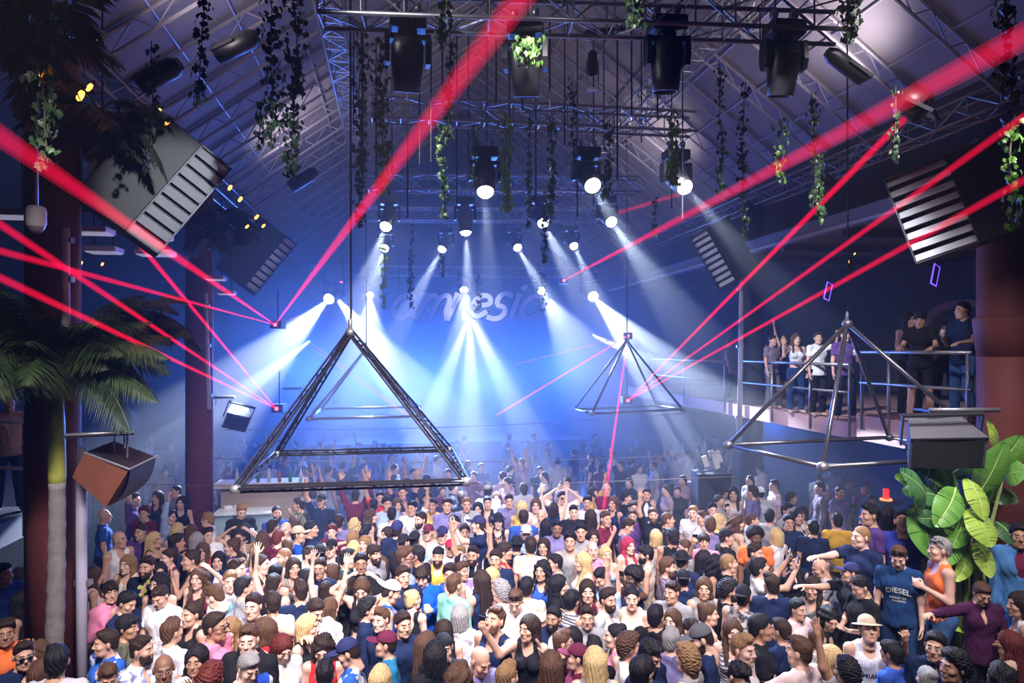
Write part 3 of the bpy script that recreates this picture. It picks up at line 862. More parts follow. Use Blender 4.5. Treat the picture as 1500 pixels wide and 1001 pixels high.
def matches(man, hw, top, ex):
    n = 0
    for m, h, t, e in FACTS:
        if m.endswith(man.split()[-1] if ' ' not in man else man) and (not hw or h == hw) and t == top and all(x in e for x in ex): n += 1
    return n
REFS = {}
for i, (m, h, t, e) in enumerate(FACTS):
    if matches(m.split()[-1], '', t, ()) == 1: REFS[i] = '%s in the %s' % (m.split()[-1], t)
    elif matches(m.split()[-1], h, t, ()) == 1: REFS[i] = '%s with %s and %s' % (m.split()[-1], h, t)
used = set()
for i, p in enumerate(PEOPLE):
    m, h, t, e = FACTS[i]; core = '%s with %s in %s' % (m, h, t); lab = None
    for n in range(0, 3):
        for c in combinations(e, n):
            if matches(m, h, t, c) == 1: lab = ', '.join([core] + list(c)); break
        if lab: break
    if lab is None:
        near = sorted((j for j in REFS if j != i), key=lambda j: (PEOPLE[j]['px'] - p['px']) ** 2 + 1.6 * (PEOPLE[j]['py'] - p['py']) ** 2)
        for j in near[:40]:
            dx = p['px'] - PEOPLE[j]['px']; dy = p['py'] - PEOPLE[j]['py']
            rel = ('just in front of' if dy > 0 else 'just behind') if abs(dy) > abs(dx) * .8 else ('to the right of' if dx > 0 else 'to the left of')
            for cc in ([core + ', ' + e[0]] if e else []) + [core, '%s in %s' % (m, t)]:
                l2 = cc + ', ' + rel + ' the ' + REFS[j]
                if len(l2.replace('-', ' ').split()) <= 16 and l2 not in used: lab = l2; break
            if lab: break
    if lab is None: lab = core
    used.add(lab); p['label'] = lab; p['core'] = core
# ---- build them
PHONE = MB(); PHONE.box((-.037, -.005, -.075), (.037, .005, .075), bev=.004); PHONE_B = material('phone_black', (.012, .012, .015), .25)
SCR = material('phone_screen', (.02, .02, .03), .15, emit=(.5, .65, 1), emit_s=.5)
phone_me = PHONE.mesh('phone', PHONE_B); sc_ = MB(); sc_.box((-.033, .0052, -.068), (.033, .0062, .068)); scr_me = sc_.mesh('phone_screen', SCR)
cup_ = MB(); cup_.lathe([(.001, -.06), (.03, -.06), (.038, .06), (.035, .06), (.028, -.05), (.001, -.05)], 14); cup_me = cup_.mesh('cup', material('clear_plastic_cup', (.75, .75, .8), .15, spec=.6))
tip_ = MB(); tip_.lathe([(.001, .052), (.036, .052), (.036, .054), (.001, .054)], 14); tip_me = tip_.mesh('drink', material('drink', (.6, .25, .08), .1))
LEGC = [(.012, .02, .06), (.02, .05, .14), (.014, .014, .018), (.05, .12, .28), (.16, .15, .14), (.3, .26, .2)]
def add_person(p, i):
    sex = p['sex']; o = p['o']; ty = next((float(q[2:]) for q in o if q.startswith('tz')), None)
    hy = ty if ty is not None else [0, 0, 18, -18][i % 4]; hp = 24 if 'hd' in o else (-18 if 'hu' in o else 0)
    if hp: hy = 0
    f = figure(sex, p['pose'], hy, hp); d = depth(p); yaw = math.radians(YAW[p['face']] + rng.uniform(-12, 12) - (hy if p['face'] != 'F' else hy * .6))
    loc = Vector(((p['px'] - 750) / 1000 * d, d, p['z0']))
    b = link_mesh('person', f.body(), None, loc, (0, 0, yaw), SKINS[p['skin']]); b.scale = (p['k'],) * 3; tag(b, p['label'], 'person', p.get('group', 'clubbers on the dance floor'))
    pat = p['tc'] in PAT or p['tc'] in ('logowhite',)
    t = link_mesh({'tee': 'tee_shirt', 'shirt': 'shirt', 'jacket': 'jacket', 'tank': 'tank_top', 'crop': 'crop_top', 'dress': 'dress', 'strap': 'strappy_top'}[p['top']], f.top(p['top']), b, color=PAL.get(p['tc'], (.78, .78, .8)))
    t['label'] = CNAME.get(p['tc'], p['tc']) + ' ' + TOPN[p['top']]
    if p['tc'] in PAT: t.material_slots[0].link = 'OBJECT'; t.material_slots[0].material = PAT[p['tc']]()
    if p['top'] == 'jacket': link_mesh('tee_shirt', f.top('tee'), b, color=PAL['maroon'] if p['tc'] == 'denim' else PAL['white'])
    if p['top'] != 'dress':
        k = 'trousers' if sex == 'M' else rng.choice(['trousers', 'skirt', 'shorts']); k = p.get('bottom', k)
        c = p.get('legc') or rng.choice(LEGC); link_mesh(k, f.bottom(k), b, color=c)
    if p.get('shoes') or d < 8.5 and p['px'] > 1200:
        for q in (0, 1): link_mesh('shoe', f.shoe(q), b, color=(.6, .6, .6) if i % 2 else (.03, .03, .03))
    HM = Matrix(f.head_M.tolist())
    if p['hair'] not in ('bald', 'buzz'):
        h = link_mesh('cap' if p['hair'] in ('cap', 'backcap', 'beanie') else ('hat' if p['hair'] == 'hat' else 'hair'), headwear(('short', 'side', 'spiky')[i * 7 % 3] if p['hair'] == 'short' else p['hair'], sex), b, color=HCOL[p['hc']]); h.matrix_local = HM
        if p['hc'] == 'patterned': h.material_slots[0].link = 'OBJECT'; h.material_slots[0].material = PAT['patterned']()
        if p['hair'] in ('cap', 'backcap', 'beanie', 'hat'):
            h2 = link_mesh('hair', headwear('buzz' if p['sex'] == 'M' else 'bob', sex), b, color=HCOL['d']); h2.matrix_local = HM
    elif p['hair'] == 'buzz':
        h = link_mesh('hair', headwear('buzz', sex), b, color=HCOL[p['hc']]); h.matrix_local = HM
    if 'B' in o: h = link_mesh('beard', headwear('beard', sex), b, color=HCOL[p['hc']] if p['hc'] in 'kdnlg' else HCOL['d']); h.matrix_local = HM
    if 'g' in o or 'G' in o: h = link_mesh('sunglasses', headwear('glasses' if 'g' in o else 'headglasses', sex), b); h.matrix_local = HM
    W = Matrix.Translation(loc) @ Matrix.Rotation(yaw, 4, 'Z') @ Matrix.Scale(p['k'], 4)
    short = p['label'].split(',')[0].split(' in ')[0]
    for ai, code in enumerate(p['pose'][:2]):
        S0, E, Wp, fd, pn, hk, sd = f.arm[ai]
        if code == 'P':
            c = Vector((Wp + fd * .12 + pn * .035).tolist()); ph = link_mesh('phone', phone_me, None); ph.matrix_world = W @ Matrix.Translation(c) @ Matrix.Rotation(.15, 4, 'X')
            ph.scale = (1, 1, 1); tag(ph, 'phone held up by the ' + p['core'], 'phone', 'phones held up in the crowd'); link_mesh('screen', scr_me, ph)
            w = ph['label'].split()
            if len(w) > 16: ph['label'] = ' '.join(w[:16])
        if code == 'H':
            c = Vector((Wp + fd * .085 + pn * .03).tolist()); cp = link_mesh('plastic_cup', cup_me, None); cp.matrix_world = Matrix.Translation(W @ c)
            tag(cp, 'drink cup held by the ' + p['core'], 'cup', 'drinks held in the crowd'); link_mesh('drink', tip_me, cp)
    p['W'] = W; p['fig'] = f; p['shirt'] = t
    return b
BODIES = [add_person(p, i) for i, p in enumerate(PEOPLE)]
def shirt_text(p, rows):
    """lettering printed on the chest; every row: text, centre z, height, arc, colour material"""
    from mathutils.bvhtree import BVHTree
    me = p['shirt'].data; bv = BVHTree.FromPolygons([v.co.copy() for v in me.vertices], [list(q.vertices) for q in me.polygons])
    for text, zc, hh, arc, x0, mt in rows:
        cu = bpy.data.curves.new('lettering', 'FONT'); cu.body = text; cu.size = hh * 1.4; cu.align_x = 'CENTER'; cu.offset = hh * .03
        ob = bpy.data.objects.new('tmp', cu); COL.objects.link(ob); dg = bpy.context.evaluated_depsgraph_get(); m = bpy.data.meshes.new_from_object(ob.evaluated_get(dg)); bpy.data.objects.remove(ob)
        bm = bmesh.new(); bm.from_mesh(m); bmesh.ops.triangulate(bm, faces=bm.faces[:]); bmesh.ops.subdivide_edges(bm, edges=[e for e in bm.edges if e.calc_length() > hh * .3], cuts=1); bmesh.ops.triangulate(bm, faces=bm.faces[:])
        for v in bm.verts:
            x = v.co.x + x0; z = zc + v.co.y - arc * x * x
            hit = bv.ray_cast(Vector((x, -1, z)), Vector((0, 1, 0)))[0]
            v.co = Vector((x, (hit.y if hit else -.13) - .003, z))
        bm.to_mesh(m); bm.free(); m.materials.clear(); m.materials.append(mt); link_mesh('lettering', m, p['shirt'])
INK = material('print_cream', (.72, .72, .66), .9); INKN = material('print_navy', (.02, .03, .12), .9)
for p in PEOPLE:
    if p['tc'] == 'diesel': shirt_text(p, [('DIESEL', 1.27, .062, 1.6, 0, INK), ('INDUSTRY', 1.2, .026, .8, .0, INK), ('RENOWN', 1.165, .022, .4, .01, INK)])
    if p['tc'] == 'jersey': shirt_text(p, [('MIAMI', 1.2, .05, .0, 0, INKN)])
    if p['tc'] == 'logowhite':
        mb = MB(); 
        from mathutils.bvhtree import BVHTree
        me = p['shirt'].data; bv = BVHTree.FromPolygons([v.co.copy() for v in me.vertices], [list(q.vertices) for q in me.polygons])
        for r0, r1, z0_, mi in ((.0, .085, 1.25, 0), (.0, .06, 1.2, 1)):
            n = 20; ring = []
            for rr in (0.001, r1 * .5, r1):
                for k in range(n):
                    x = rr * math.cos(2 * PI * k / n); z = z0_ + rr * .9 * math.sin(2 * PI * k / n); h = bv.ray_cast(Vector((x, -1, z)), Vector((0, 1, 0)))[0]
                    ring.append(Vector((x, (h.y if h else -.13) - .003 - .002 * mi, z)))
            mb.cur = mi; mb.add(ring, [(j * n + k, j * n + (k + 1) % n, (j + 1) * n + (k + 1) % n, (j + 1) * n + k) for j in (0, 1) for k in range(n)])
        mb.build('print', [material('print_red', (.6, .04, .08), .9), material('print_slate', (.2, .25, .33), .9)], p['shirt'])
# ---- the far crowd: past the three hundred, nobody could count them through the haze
def far_crowd(n=150):
    rg = random.Random(5); parts = []; cm = [(.02, .025, .06), (.35, .35, .38), (.6, .6, .62), (.1, .02, .03), (.05, .06, .2), (.012, .012, .016), (.3, .22, .3)]
    mats = [material('far_skin', (.5, .32, .26), .6), material('far_hair', (.03, .02, .015), .7)] + [material('far_cloth_%d' % k, c, .9) for k, c in enumerate(cm)]
    taken = [(pp['W'].translation.x, pp['W'].translation.y) for pp in PEOPLE]; tries = 0; made = 0
    def grab(me): 
        v = np.empty(len(me.vertices) * 3, np.float32); me.vertices.foreach_get('co', v); q = np.empty(len(me.polygons) * 4, np.int32); me.polygons.foreach_get('vertices', q); return v.reshape(-1, 3), q.reshape(-1, 4)
    var = []
    for sex, ar, tp in (('M', 'DD', 'tee'), ('F', 'DD', 'tank'), ('M', 'UU', 'tee'), ('M', 'DU', 'tee'), ('F', 'UU', 'tank'), ('F', 'HD', 'tank')):
        f = Figure(sex, ar, 0, 0); F = Field(*f.bounds(-.02, 1.85), .03); f.torso(F); f.arms_(F); f.legs_(F); c = f.head_M[:3, 3]; F.ell(c + np.array((0, -.01, -.01)), (.07, .085, .115), .02); F.cone((0, .02, f.zsh), c, .06, .05, .03)
        for S0, E, W_, fd, pn, hk, sd in f.arm: F.cone(W_, W_ + fd * .15, .035, .02, .02)
        b = F.nets(); G = Field(*f.bounds(.8, 1.6), .03); f.torso(G, .02); f.arms_(G, .018, .6); t = G.nets()
        H = Field((-.2, -.2, 1.2), (.2, .25, 1.95), .03); H.ell(c + np.array((0, .02, .04)), (.085, .1, .1), .02)
        if sex == 'F': H.cone(c + np.array((0, .06, 0)), c + np.array((0, .1, -.28)), .075, .05, .03)
        H.cut(lambda x, y, z, c=c: (c[2] + .07 - 1.0 * (y + .085)) - z + 0 * x); L = Field((-.32, -.28, 0), (.32, .25, 1.1), .035); f.legs_(L, .016); g = L.nets(); var.append((b, t, H.nets(), g))
    while made < n and tries < 6000:
        tries += 1; d = rg.uniform(11.5, 22.5); px = rg.uniform(125, 1290) if d > 13 else rg.uniform(150, 1200); x = (px - 750) / 1000 * d
        if any((x - u) ** 2 + (d - w) ** 2 < .2 for u, w in taken) or (d < 16.5 and px < 430) or px > 1080 and d > 17: continue
        taken.append((x, d)); made += 1; b, t, h, g = var[rg.choice((0, 0, 0, 0, 0, 1, 1, 1, 1, 5, 5, 3, 0, 1, 0, 1, 2))]; R = T4(rot(0, 0, rg.uniform(-PI, PI)) * rg.uniform(.94, 1.06), (x, d, 0)); c = 2 + rg.randrange(len(cm))
        parts += [(xf(b[0], R), b[1], 0), (xf(t[0], R), t[1], c), (xf(h[0], R), h[1], 1), (xf(g[0], R), g[1], 2 + rg.randrange(len(cm)))]
    o = link_mesh('crowd', np_mesh('crowd', parts, mats)); tag(o, 'hazy far crowd packed before the stage, behind the countable dancers', 'crowd', kind='stuff')
far_crowd()
# ------------------------------------------------------------------ the hall
STEEL = material('truss_steel', (.34, .34, .37), .38, .7); DARK = material('black_metal', (.012, .012, .015), .45); IRON = material('dark_iron', (.06, .06, .07), .4, .6)
TERRA = material('terracotta_paint', (.2, .052, .043), .7, var=.2, bscale=3, bump=.1); WHITE = material('white_paint', (.7, .7, .72), .5); PINKW = material('pink_render', (.62, .36, .3), .75, var=.12, bscale=4)
FABRIC = material('roof_cloth', (.3, .27, .29), .8, var=.12, bscale=2); DARKW = material('dark_wall', (.035, .035, .045), .8, var=.3, bscale=2); FLOORM = material('dark_floor', (.04, .04, .045), .5, var=.2, bscale=3)
RM = Matrix(((.9862, -.1653, 0, 0), (.1653, .9862, 0, 0), (0, 0, 1, 0), (0, 0, 0, 1)))
def structure(name, mb, mats, label=None):
    o = mb.build(name, mats); tag(o, label, None, None, 'structure'); return o
def rbox(lo, hi): return MB().box(lo, hi, RM)
structure('floor', rbox((-14, -5, -.2), (17, 34, 0)), FLOORM)
structure('wall_back', rbox((-14, 33.2, 0), (17, 33.5, 15)), DARKW); structure('wall_left', rbox((-14, -5, 0), (-13.7, 33.5, 15)), DARKW)
structure('wall_right', rbox((15.6, -5, 0), (15.9, 33.5, 15)), DARKW); structure('wall_front', rbox((-14, -5.3, 0), (17, -5, 15)), DARKW)
EL, ER, RG = (-4.15, 8.75), (8.75, 8.7), (2.3, 13.4)     # eaves and ridge: (across, height)
def slab(p, q, t=.15, b0=-5, b1=33.5):
    m = MB(); n = Vector((-(q[1] - p[1]), q[0] - p[0])).normalized() * t
    pts = [(p[0], p[1]), (q[0], q[1]), (q[0] + n.x, q[1] + n.y), (p[0] + n.x, p[1] + n.y)]
    vs = [room(a, b, z) for b in (b0, b1) for a, z in pts]
    return m.add(vs, [(3, 2, 1, 0), (4, 5, 6, 7), (0, 1, 5, 4), (1, 2, 6, 5), (2, 3, 7, 6), (3, 0, 4, 7)])
ROOFD = material('dark_roof', (.055, .048, .05), .85, var=.3, bscale=3)
structure('ceiling', slab(EL, RG), FABRIC); structure('ceiling', slab(RG, ER), FABRIC)
structure('ceiling', slab((-13.8, 6.8), (-4.3, 9.2)), ROOFD); structure('ceiling', slab((8.9, 9.0), (15.8, 6.6)), material('side_roof', (.15, .13, .13), .85, var=.2, bscale=3))
# lattice rafters under both slopes
def rafter(p, q, b, nseg=11, h=.32):
    m = MB(); A = room(p[0], b, p[1] - .05); B = room(q[0], b, q[1] - .05); dn = Vector((0, 0, -h))
    m.tube(A, B, .032, n=6); m.tube(A + dn, B + dn, .028, n=6); N = nseg
    for i in range(N):
        a = A.lerp(B, i / N); c = A.lerp(B, (i + .5) / N); e = A.lerp(B, (i + 1) / N)
        m.tube(a, c + dn, .013, n=5, caps=False); m.tube(c + dn, e, .013, n=5, caps=False)
    return m
RAFT = material('rafter_paint', (.42, .38, .42), .5, .3)
for i in range(17):
    b = 6.0 + i * 1.35; structure('roof_beam', rafter(EL, RG, b), RAFT); structure('roof_beam', rafter(ER, RG, b), RAFT)
for k in range(1, 8):                           # purlins along the hall
    f = k / 8
    for e, z0 in ((EL, 0), (ER, 0)):
        m = MB(); A = room(e[0] + (RG[0] - e[0]) * f, 4, e[1] + (RG[1] - e[1]) * f - .04); B = room(e[0] + (RG[0] - e[0]) * f, 33, e[1] + (RG[1] - e[1]) * f - .04)
        m.tube(A, B, .022, n=6); structure('roof_beam', m, RAFT)
# ------------------------------------------------------------------ trusses
def box_truss(label, A, B, w=.32, seg=.42, up=Vector((0, 0, 1)), r=.026, mat=None, group='box trusses'):
    A = Vector(A); B = Vector(B); root = empty('truss', A); tag(root, label, 'truss', group); L = (B - A).length; t = (B - A).normalized(); s = t.cross(up).normalized(); u = s.cross(t).normalized()
    mat = mat or STEEL; cs = [s * (w / 2) * i + u * (w / 2) * j for i, j in ((-1, -1), (1, -1), (1, 1), (-1, 1))]
    for c in cs:
        m = MB(); m.tube(c, B - A + c, r, n=8); m.build('chord', mat, root)
    m = MB(); n = max(2, int(L / seg))
    for i in range(n):
        p = t * (L * i / n); q = t * (L * (i + 1) / n)
        for k in range(4):
            c0, c1 = cs[k], cs[(k + 1) % 4]; a, b = (c0, c1) if (i + k) % 2 else (c1, c0); m.tube(p + a, q + b, .011, n=5, caps=False)
            m.tube(p + c0, p + c1, .011, n=5, caps=False)
    m.build('bracing', mat, root); return root
T1a, T1b = at(470, 4, 7.0), at(1236, 30, 7.45); T2a, T2b = at(545, 160, 10.6), at(1015, 182, 11.4); T3a, T3b = at(540, 268, 14.4), at(935, 272, 15.2); T4a, T4b = at(535, 314, 17.6), at(870, 316, 18.4); T5a, T5b = at(455, 396, 23.6), at(900, 400, 24.6)
box_truss('nearest steel box truss across the top, carrying four large moving heads', T1a, T1b, .36)
box_truss('second steel box truss, behind the four large moving heads', T2a, T2b)
box_truss('third steel box truss with a row of lit spots in the haze', T3a, T3b)
box_truss('fourth steel box truss, hazy, just above the small lit spots', T4a, T4b)
box_truss('far steel box truss with bright spots directly over the script sign', T5a, T5b)
box_truss('long steel eave truss along the dark plant-hung aisle', room(-4.15, 5.5, 8.35), room(-4.15, 31, 8.35), .34, .6)
box_truss('long steel eave truss above the balcony, crossed by a red laser', room(8.75, 5.5, 8.3), room(8.75, 31, 8.3), .34, .6)
box_truss('steel truss running overhead along the hall beside the thick ivy', room(-1.1, 5.6, 10.25), room(-1.1, 24, 10.25), .4, .5)
box_truss('steel truss running along the hall under the roof slope over the balcony', room(5.6, 5.6, 10.3), room(5.6, 24, 10.3), .4, .5)
# ------------------------------------------------------------------ pillars
def pillar(x, y, r, h, label, collar=None):
    m = MB(); m.lathe([(r * 1.0, 0), (r, h)], 28, Matrix.Translation((x, y, 0)))
    if collar: m.lathe([(r, collar - .5), (r + .05, collar - .02), (r + .05, collar + .02), (r, collar + .06)], 28, Matrix.Translation((x, y, 0)))
    return structure('pillar', m, TERRA, label)
c = at(78, 512, 7.65); pillar(c.x, c.y, .27, 8.4, 'terracotta pillar behind the palm trunk')
c = at(292, 512, 13.9); pillar(c.x, c.y, .26, 8.4, 'terracotta pillar standing in blue haze beside the bar')
c = at(1472, 512, 9.4); pillar(c.x, c.y, .33, 6.95, 'terracotta pillar at the balcony edge', 5.0)
c = at(1101, 512, 16.9); m = MB(); m.lathe([(.27, 0), (.27, 8.2)], 24, Matrix.Translation((c.x, c.y, 0))); structure('pillar', m, DARKW, 'dark pillar behind the white conduit')
def conduit(label, px0, py0, px1, py1, d, r, mat=None):
    root = empty('conduit', at(px1, py1, d)); tag(root, label, 'pipe', 'white painted conduits'); A = Vector((0, 0, 0)); B = at(px0, py0, d) - at(px1, py1, d)
    m = MB(); m.tube(A, B, r, n=12); m.build('pipe', mat or WHITE, root)
    for f in (.12, .55, .9):
        m = MB(); q = A.lerp(B, f); m.box((q.x - r * 1.5, q.y - r * .2, q.z - .03), (q.x + r * 1.5, q.y + r * 1.4, q.z + .03)); m.build('bracket', STEEL, root)
conduit('white vertical conduit on the pillar above the palm crown', 95, 335, 96, 500, 7.3, .045)
conduit('tall pale grey post against the pillar foot, beside the palm trunk', 119, 655, 120, 1100, 7.55, .055, material('grey_post_paint', (.36, .34, .42), .6))
conduit('white conduit on the hazy pillar beside the bar', 301, 430, 306, 600, 13.6, .04)
conduit('white conduit in front of the dark pillar by the balcony', 1087, 400, 1083, 640, 16.4, .06)
# ------------------------------------------------------------------ balcony on the far side
def bal(lo, hi): return MB().box(lo, hi, RM)
structure('balcony_slab', bal((8.35, 11.3, 2.93), (15.6, 24, 3.23)), PINKW, 'pink rendered balcony floor edge'); structure('balcony_slab', bal((8.3, 6.2, 2.95), (15.6, 11.3, 3.4)), PINKW, 'raised near part of the pink rendered balcony')
structure('wall_balcony', bal((14.2, 5, 3.4), (14.4, 24, 6.9)), DARKW, 'dark back wall of the balcony')
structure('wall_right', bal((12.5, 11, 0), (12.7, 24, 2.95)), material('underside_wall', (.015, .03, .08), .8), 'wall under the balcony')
for i, (b, hw) in enumerate(((8.2, .9), (11.6, 1.1), (15.2, 1.1))):
    m = MB(); pts = [(-hw, 0), (hw, 0)] + [(hw * math.cos(t * PI / 12), 1.7 + hw * .55 * math.sin(t * PI / 12)) for t in range(13)]
    pts2 = [(x * 1.18, z * 1.07 if z > 0 else z) for x, z in pts]; vs = []; n = len(pts)
    for q in (0, .14):
        vs += [room(14.2 - q, b + x, 3.4 + z) for x, z in pts] + [room(14.2 - q, b + x, 3.4 + z) for x, z in pts2]
    fs = []
    for k in range(1, n):
        j = (k + 1) % n
        if k == n - 1: j = 0
        fs += [(2 * n + k, 2 * n + j, 3 * n + j, 3 * n + k), (n + k, n + j, 3 * n + j, 3 * n + k), (k, j, 2 * n + j, 2 * n + k)]
    m.add(vs, fs); structure('trim_%d' % (i + 1), m, material('arch_plaster', (.3, .18, .17), .8), 'plaster arch on the balcony wall')
m = MB(); m.box((14.1, 9.2, 4.3), (14.18, 10.8, 6.2), RM); o = m.build('wall_mural', mix_pattern('mural', 'noise', (.02, .05, .12), (.25, .4, .6), 5, .55, (.05, .1, .2))); tag(o, 'blue mottled mural panel on the balcony back wall', 'mural')
def railing(label, pts, h, posts, group='balcony railings', mid=.52):
    root = empty('railing', pts[0]); tag(root, label, 'railing', group); P = [Vector(p) - Vector(pts[0]) for p in pts]
    m = MB(); m.path([p + Vector((0, 0, h)) for p in P], .032, 10); m.build('top_rail', STEEL, root)
    m = MB(); m.path([p + Vector((0, 0, h * mid)) for p in P], .026, 10); m.build('mid_rail', STEEL, root)
    for f in posts:
        q = P[0].lerp(P[-1], f); m = MB(); m.tube(q - Vector((0, 0, .25)), q + Vector((0, 0, h)), .028, n=8); m.build('post', STEEL, root)
railing('hazy far balcony railing beyond the dark pillar', [room(8.3, 21.5, 3.23), room(8.3, 16.4, 3.23)], 1.05, (0, .5, 1))
railing('balcony railing in front of the group in white and purple tops', [room(8.3, 15.6, 3.23), room(8.3, 11.5, 3.23)], 1.08, (0, .35, .7, 1))
railing('higher near balcony railing up to the terracotta pillar', [room(8.3, 11.2, 3.4), room(8.3, 8.75, 3.4)], 1.15, (.02, .3, .97))
railing('short balcony railing on the outer side of the terracotta pillar', [room(8.3, 8.0, 3.4), room(8.3, 6.4, 3.4)], 1.15, (.05, 1))
structure('ceiling', bal((8.45, 5, 6.98), (15.6, 26, 7.12)), material('canopy_boards', (.1, .08, .07), .8, var=.3, bscale=4), 'dark boarded canopy over the balcony')
structure('trim_4', bal((8.3, 5, 6.9), (8.46, 26, 7.2)), material('canopy_fascia', (.16, .17, .22), .6), 'grey edge of the balcony canopy'); structure('trim_5', bal((8.22, 5, 6.9), (8.31, 26, 6.95)), material('canopy_edge', (.5, .48, .52), .5), 'pale lower lip of the balcony canopy')
for b in range(8, 25, 2): structure('roof_beam', bal((8.5, b, 6.8), (15, b + .12, 6.98)), MATS['canopy_boards'])
# left balcony with the barrier
structure('balcony_slab', bal((-13, 5, 1.75), (-5.6, 12.0, 2.1)), DARKW, 'dark balcony floor behind the palm')
railing('balcony railing behind the palm, in front of the person in beige', [at(-60, 760, 9.7), at(36, 760, 9.9)], 1.4, (0, 1))
# podium
structure('podium', MB().prism([(3.8, 7.2), (8.2, 7.2), (8.2, 10.2), (4.55, 10.2), (4.05, 8.3), (3.8, 8.3)], .49), material('podium_black', (.02, .02, .025), .5), 'low black podium under the dancers by the banana plant')
# ------------------------------------------------------------------ stage, sign
structure('stage', bal((-3.2, 24.6, 0), (7.2, 31, 1.25)), DARKW, 'stage platform lost in the haze')
LET = material('sign_face', (.62, .62, .68), .5); LETB = material('sign_back', (.05, .05, .07), .6)
def script_letters():
    """a m n e s i a in slanted brush script as stroke paths; units: x-height 1"""
    def arc(cx, cy, rx, ry, a0, a1, n=14): return [(cx + rx * math.cos(math.radians(a0 + (a1 - a0) * i / n)), cy + ry * math.sin(math.radians(a0 + (a1 - a0) * i / n))) for i in range(n + 1)]
    L = []; x = 0
    def a(x): return [arc(x + .45, .5, .42, .5, 40, 350), [(x + .9, 1.02), (x + .86, .4), (x + .95, .06), (x + 1.15, .05)]], 1.12
    def hump(x, n):
        st = [[(x, 1.0), (x + .05, .5), (x + .03, 0)]]; w = x + .04
        for k in range(n): st.append([(w, .5)] + arc(w + .27, .62, .25, .36, 170, 10, 8) + [(w + .53, .3), (w + (.5 if k < n - 1 else .68), .0)]); w += .5
        return st, w - x + .2
    for ch in 'amnesia':
        if ch == 'a': st, w = a(x)
        elif ch == 'm': st, w = hump(x, 2)
        elif ch == 'n': st, w = hump(x, 1)
        elif ch == 'e': st, w = [[(x + .05, .45), (x + .7, .62)] + arc(x + .42, .55, .36, .45, 15, 320)], .85
        elif ch == 's': st, w = [[(x + .1, .05)] + arc(x + .35, .27, .32, .28, 250, 420, 9) + arc(x + .42, .82, .26, .3, 230, 40, 9)], .85
        elif ch == 'i': st, w = [[(x + .12, 1.0), (x + .14, .4), (x + .2, .05), (x + .35, .05)], [(x + .2, 1.32), (x + .24, 1.38)]], .45
        L.append((ch, st, x)); x += w
    return L, x
SW, SH = 5.35, .8; letters, tot = script_letters(); so = at(572, 466, 23.0); sroot = empty('script_sign', so, ROOM_ROT); tag(sroot, 'club name sign in pale slanted script letters hung before the far truss', 'sign')
for ch, st, x0 in letters:
    f, bk = MB(), MB()
    for path in st:
        P = [Vector(((x / tot) * SW + (.42 * y - .1) * SH, 0, y * SH)) for x, y in path]
        for mb_, r, off in ((f, .085, -.06), (bk, .125, .03)):
            prof = []; n = len(P); lo = []; hi = []
            for i, p in enumerate(P):
                t = (P[min(n - 1, i + 1)] - P[max(0, i - 1)]).normalized(); s = Vector((-t.z, 0, t.x)) * r
                lo.append(p - s); hi.append(p + s)
            lo[0] = lo[0] - (P[1] - P[0]).normalized() * r; hi[0] = hi[0] - (P[1] - P[0]).normalized() * r; lo[-1] = lo[-1] + (P[-1] - P[-2]).normalized() * r; hi[-1] = hi[-1] + (P[-1] - P[-2]).normalized() * r
            d0, d1 = Vector((0, off, 0)), Vector((0, off + .08, 0)); vs = [v + d0 for v in lo] + [v + d0 for v in hi] + [v + d1 for v in lo] + [v + d1 for v in hi]; fs = []
            for i in range(n - 1): fs += [(i, i + 1, n + i + 1, n + i), (2 * n + i, 3 * n + i, 3 * n + i + 1, 2 * n + i + 1), (i, 2 * n + i, 2 * n + i + 1, i + 1), (n + i, n + i + 1, 3 * n + i + 1, 3 * n + i)]
            fs += [(0, n, 3 * n, 2 * n), (n - 1, 2 * n + n - 1, 3 * n + n - 1, n + n - 1)]; mb_.add(vs, fs)
    q = f.build('letter', LET, sroot); bk.build('letter_edge', LETB, q)
for fx in (.05, .5, .95):
    m = MB(); m.tube((fx * SW, .08, .3), (fx * SW, .08, 2.0), .012, n=6); m.build('hanger', DARK, sroot)
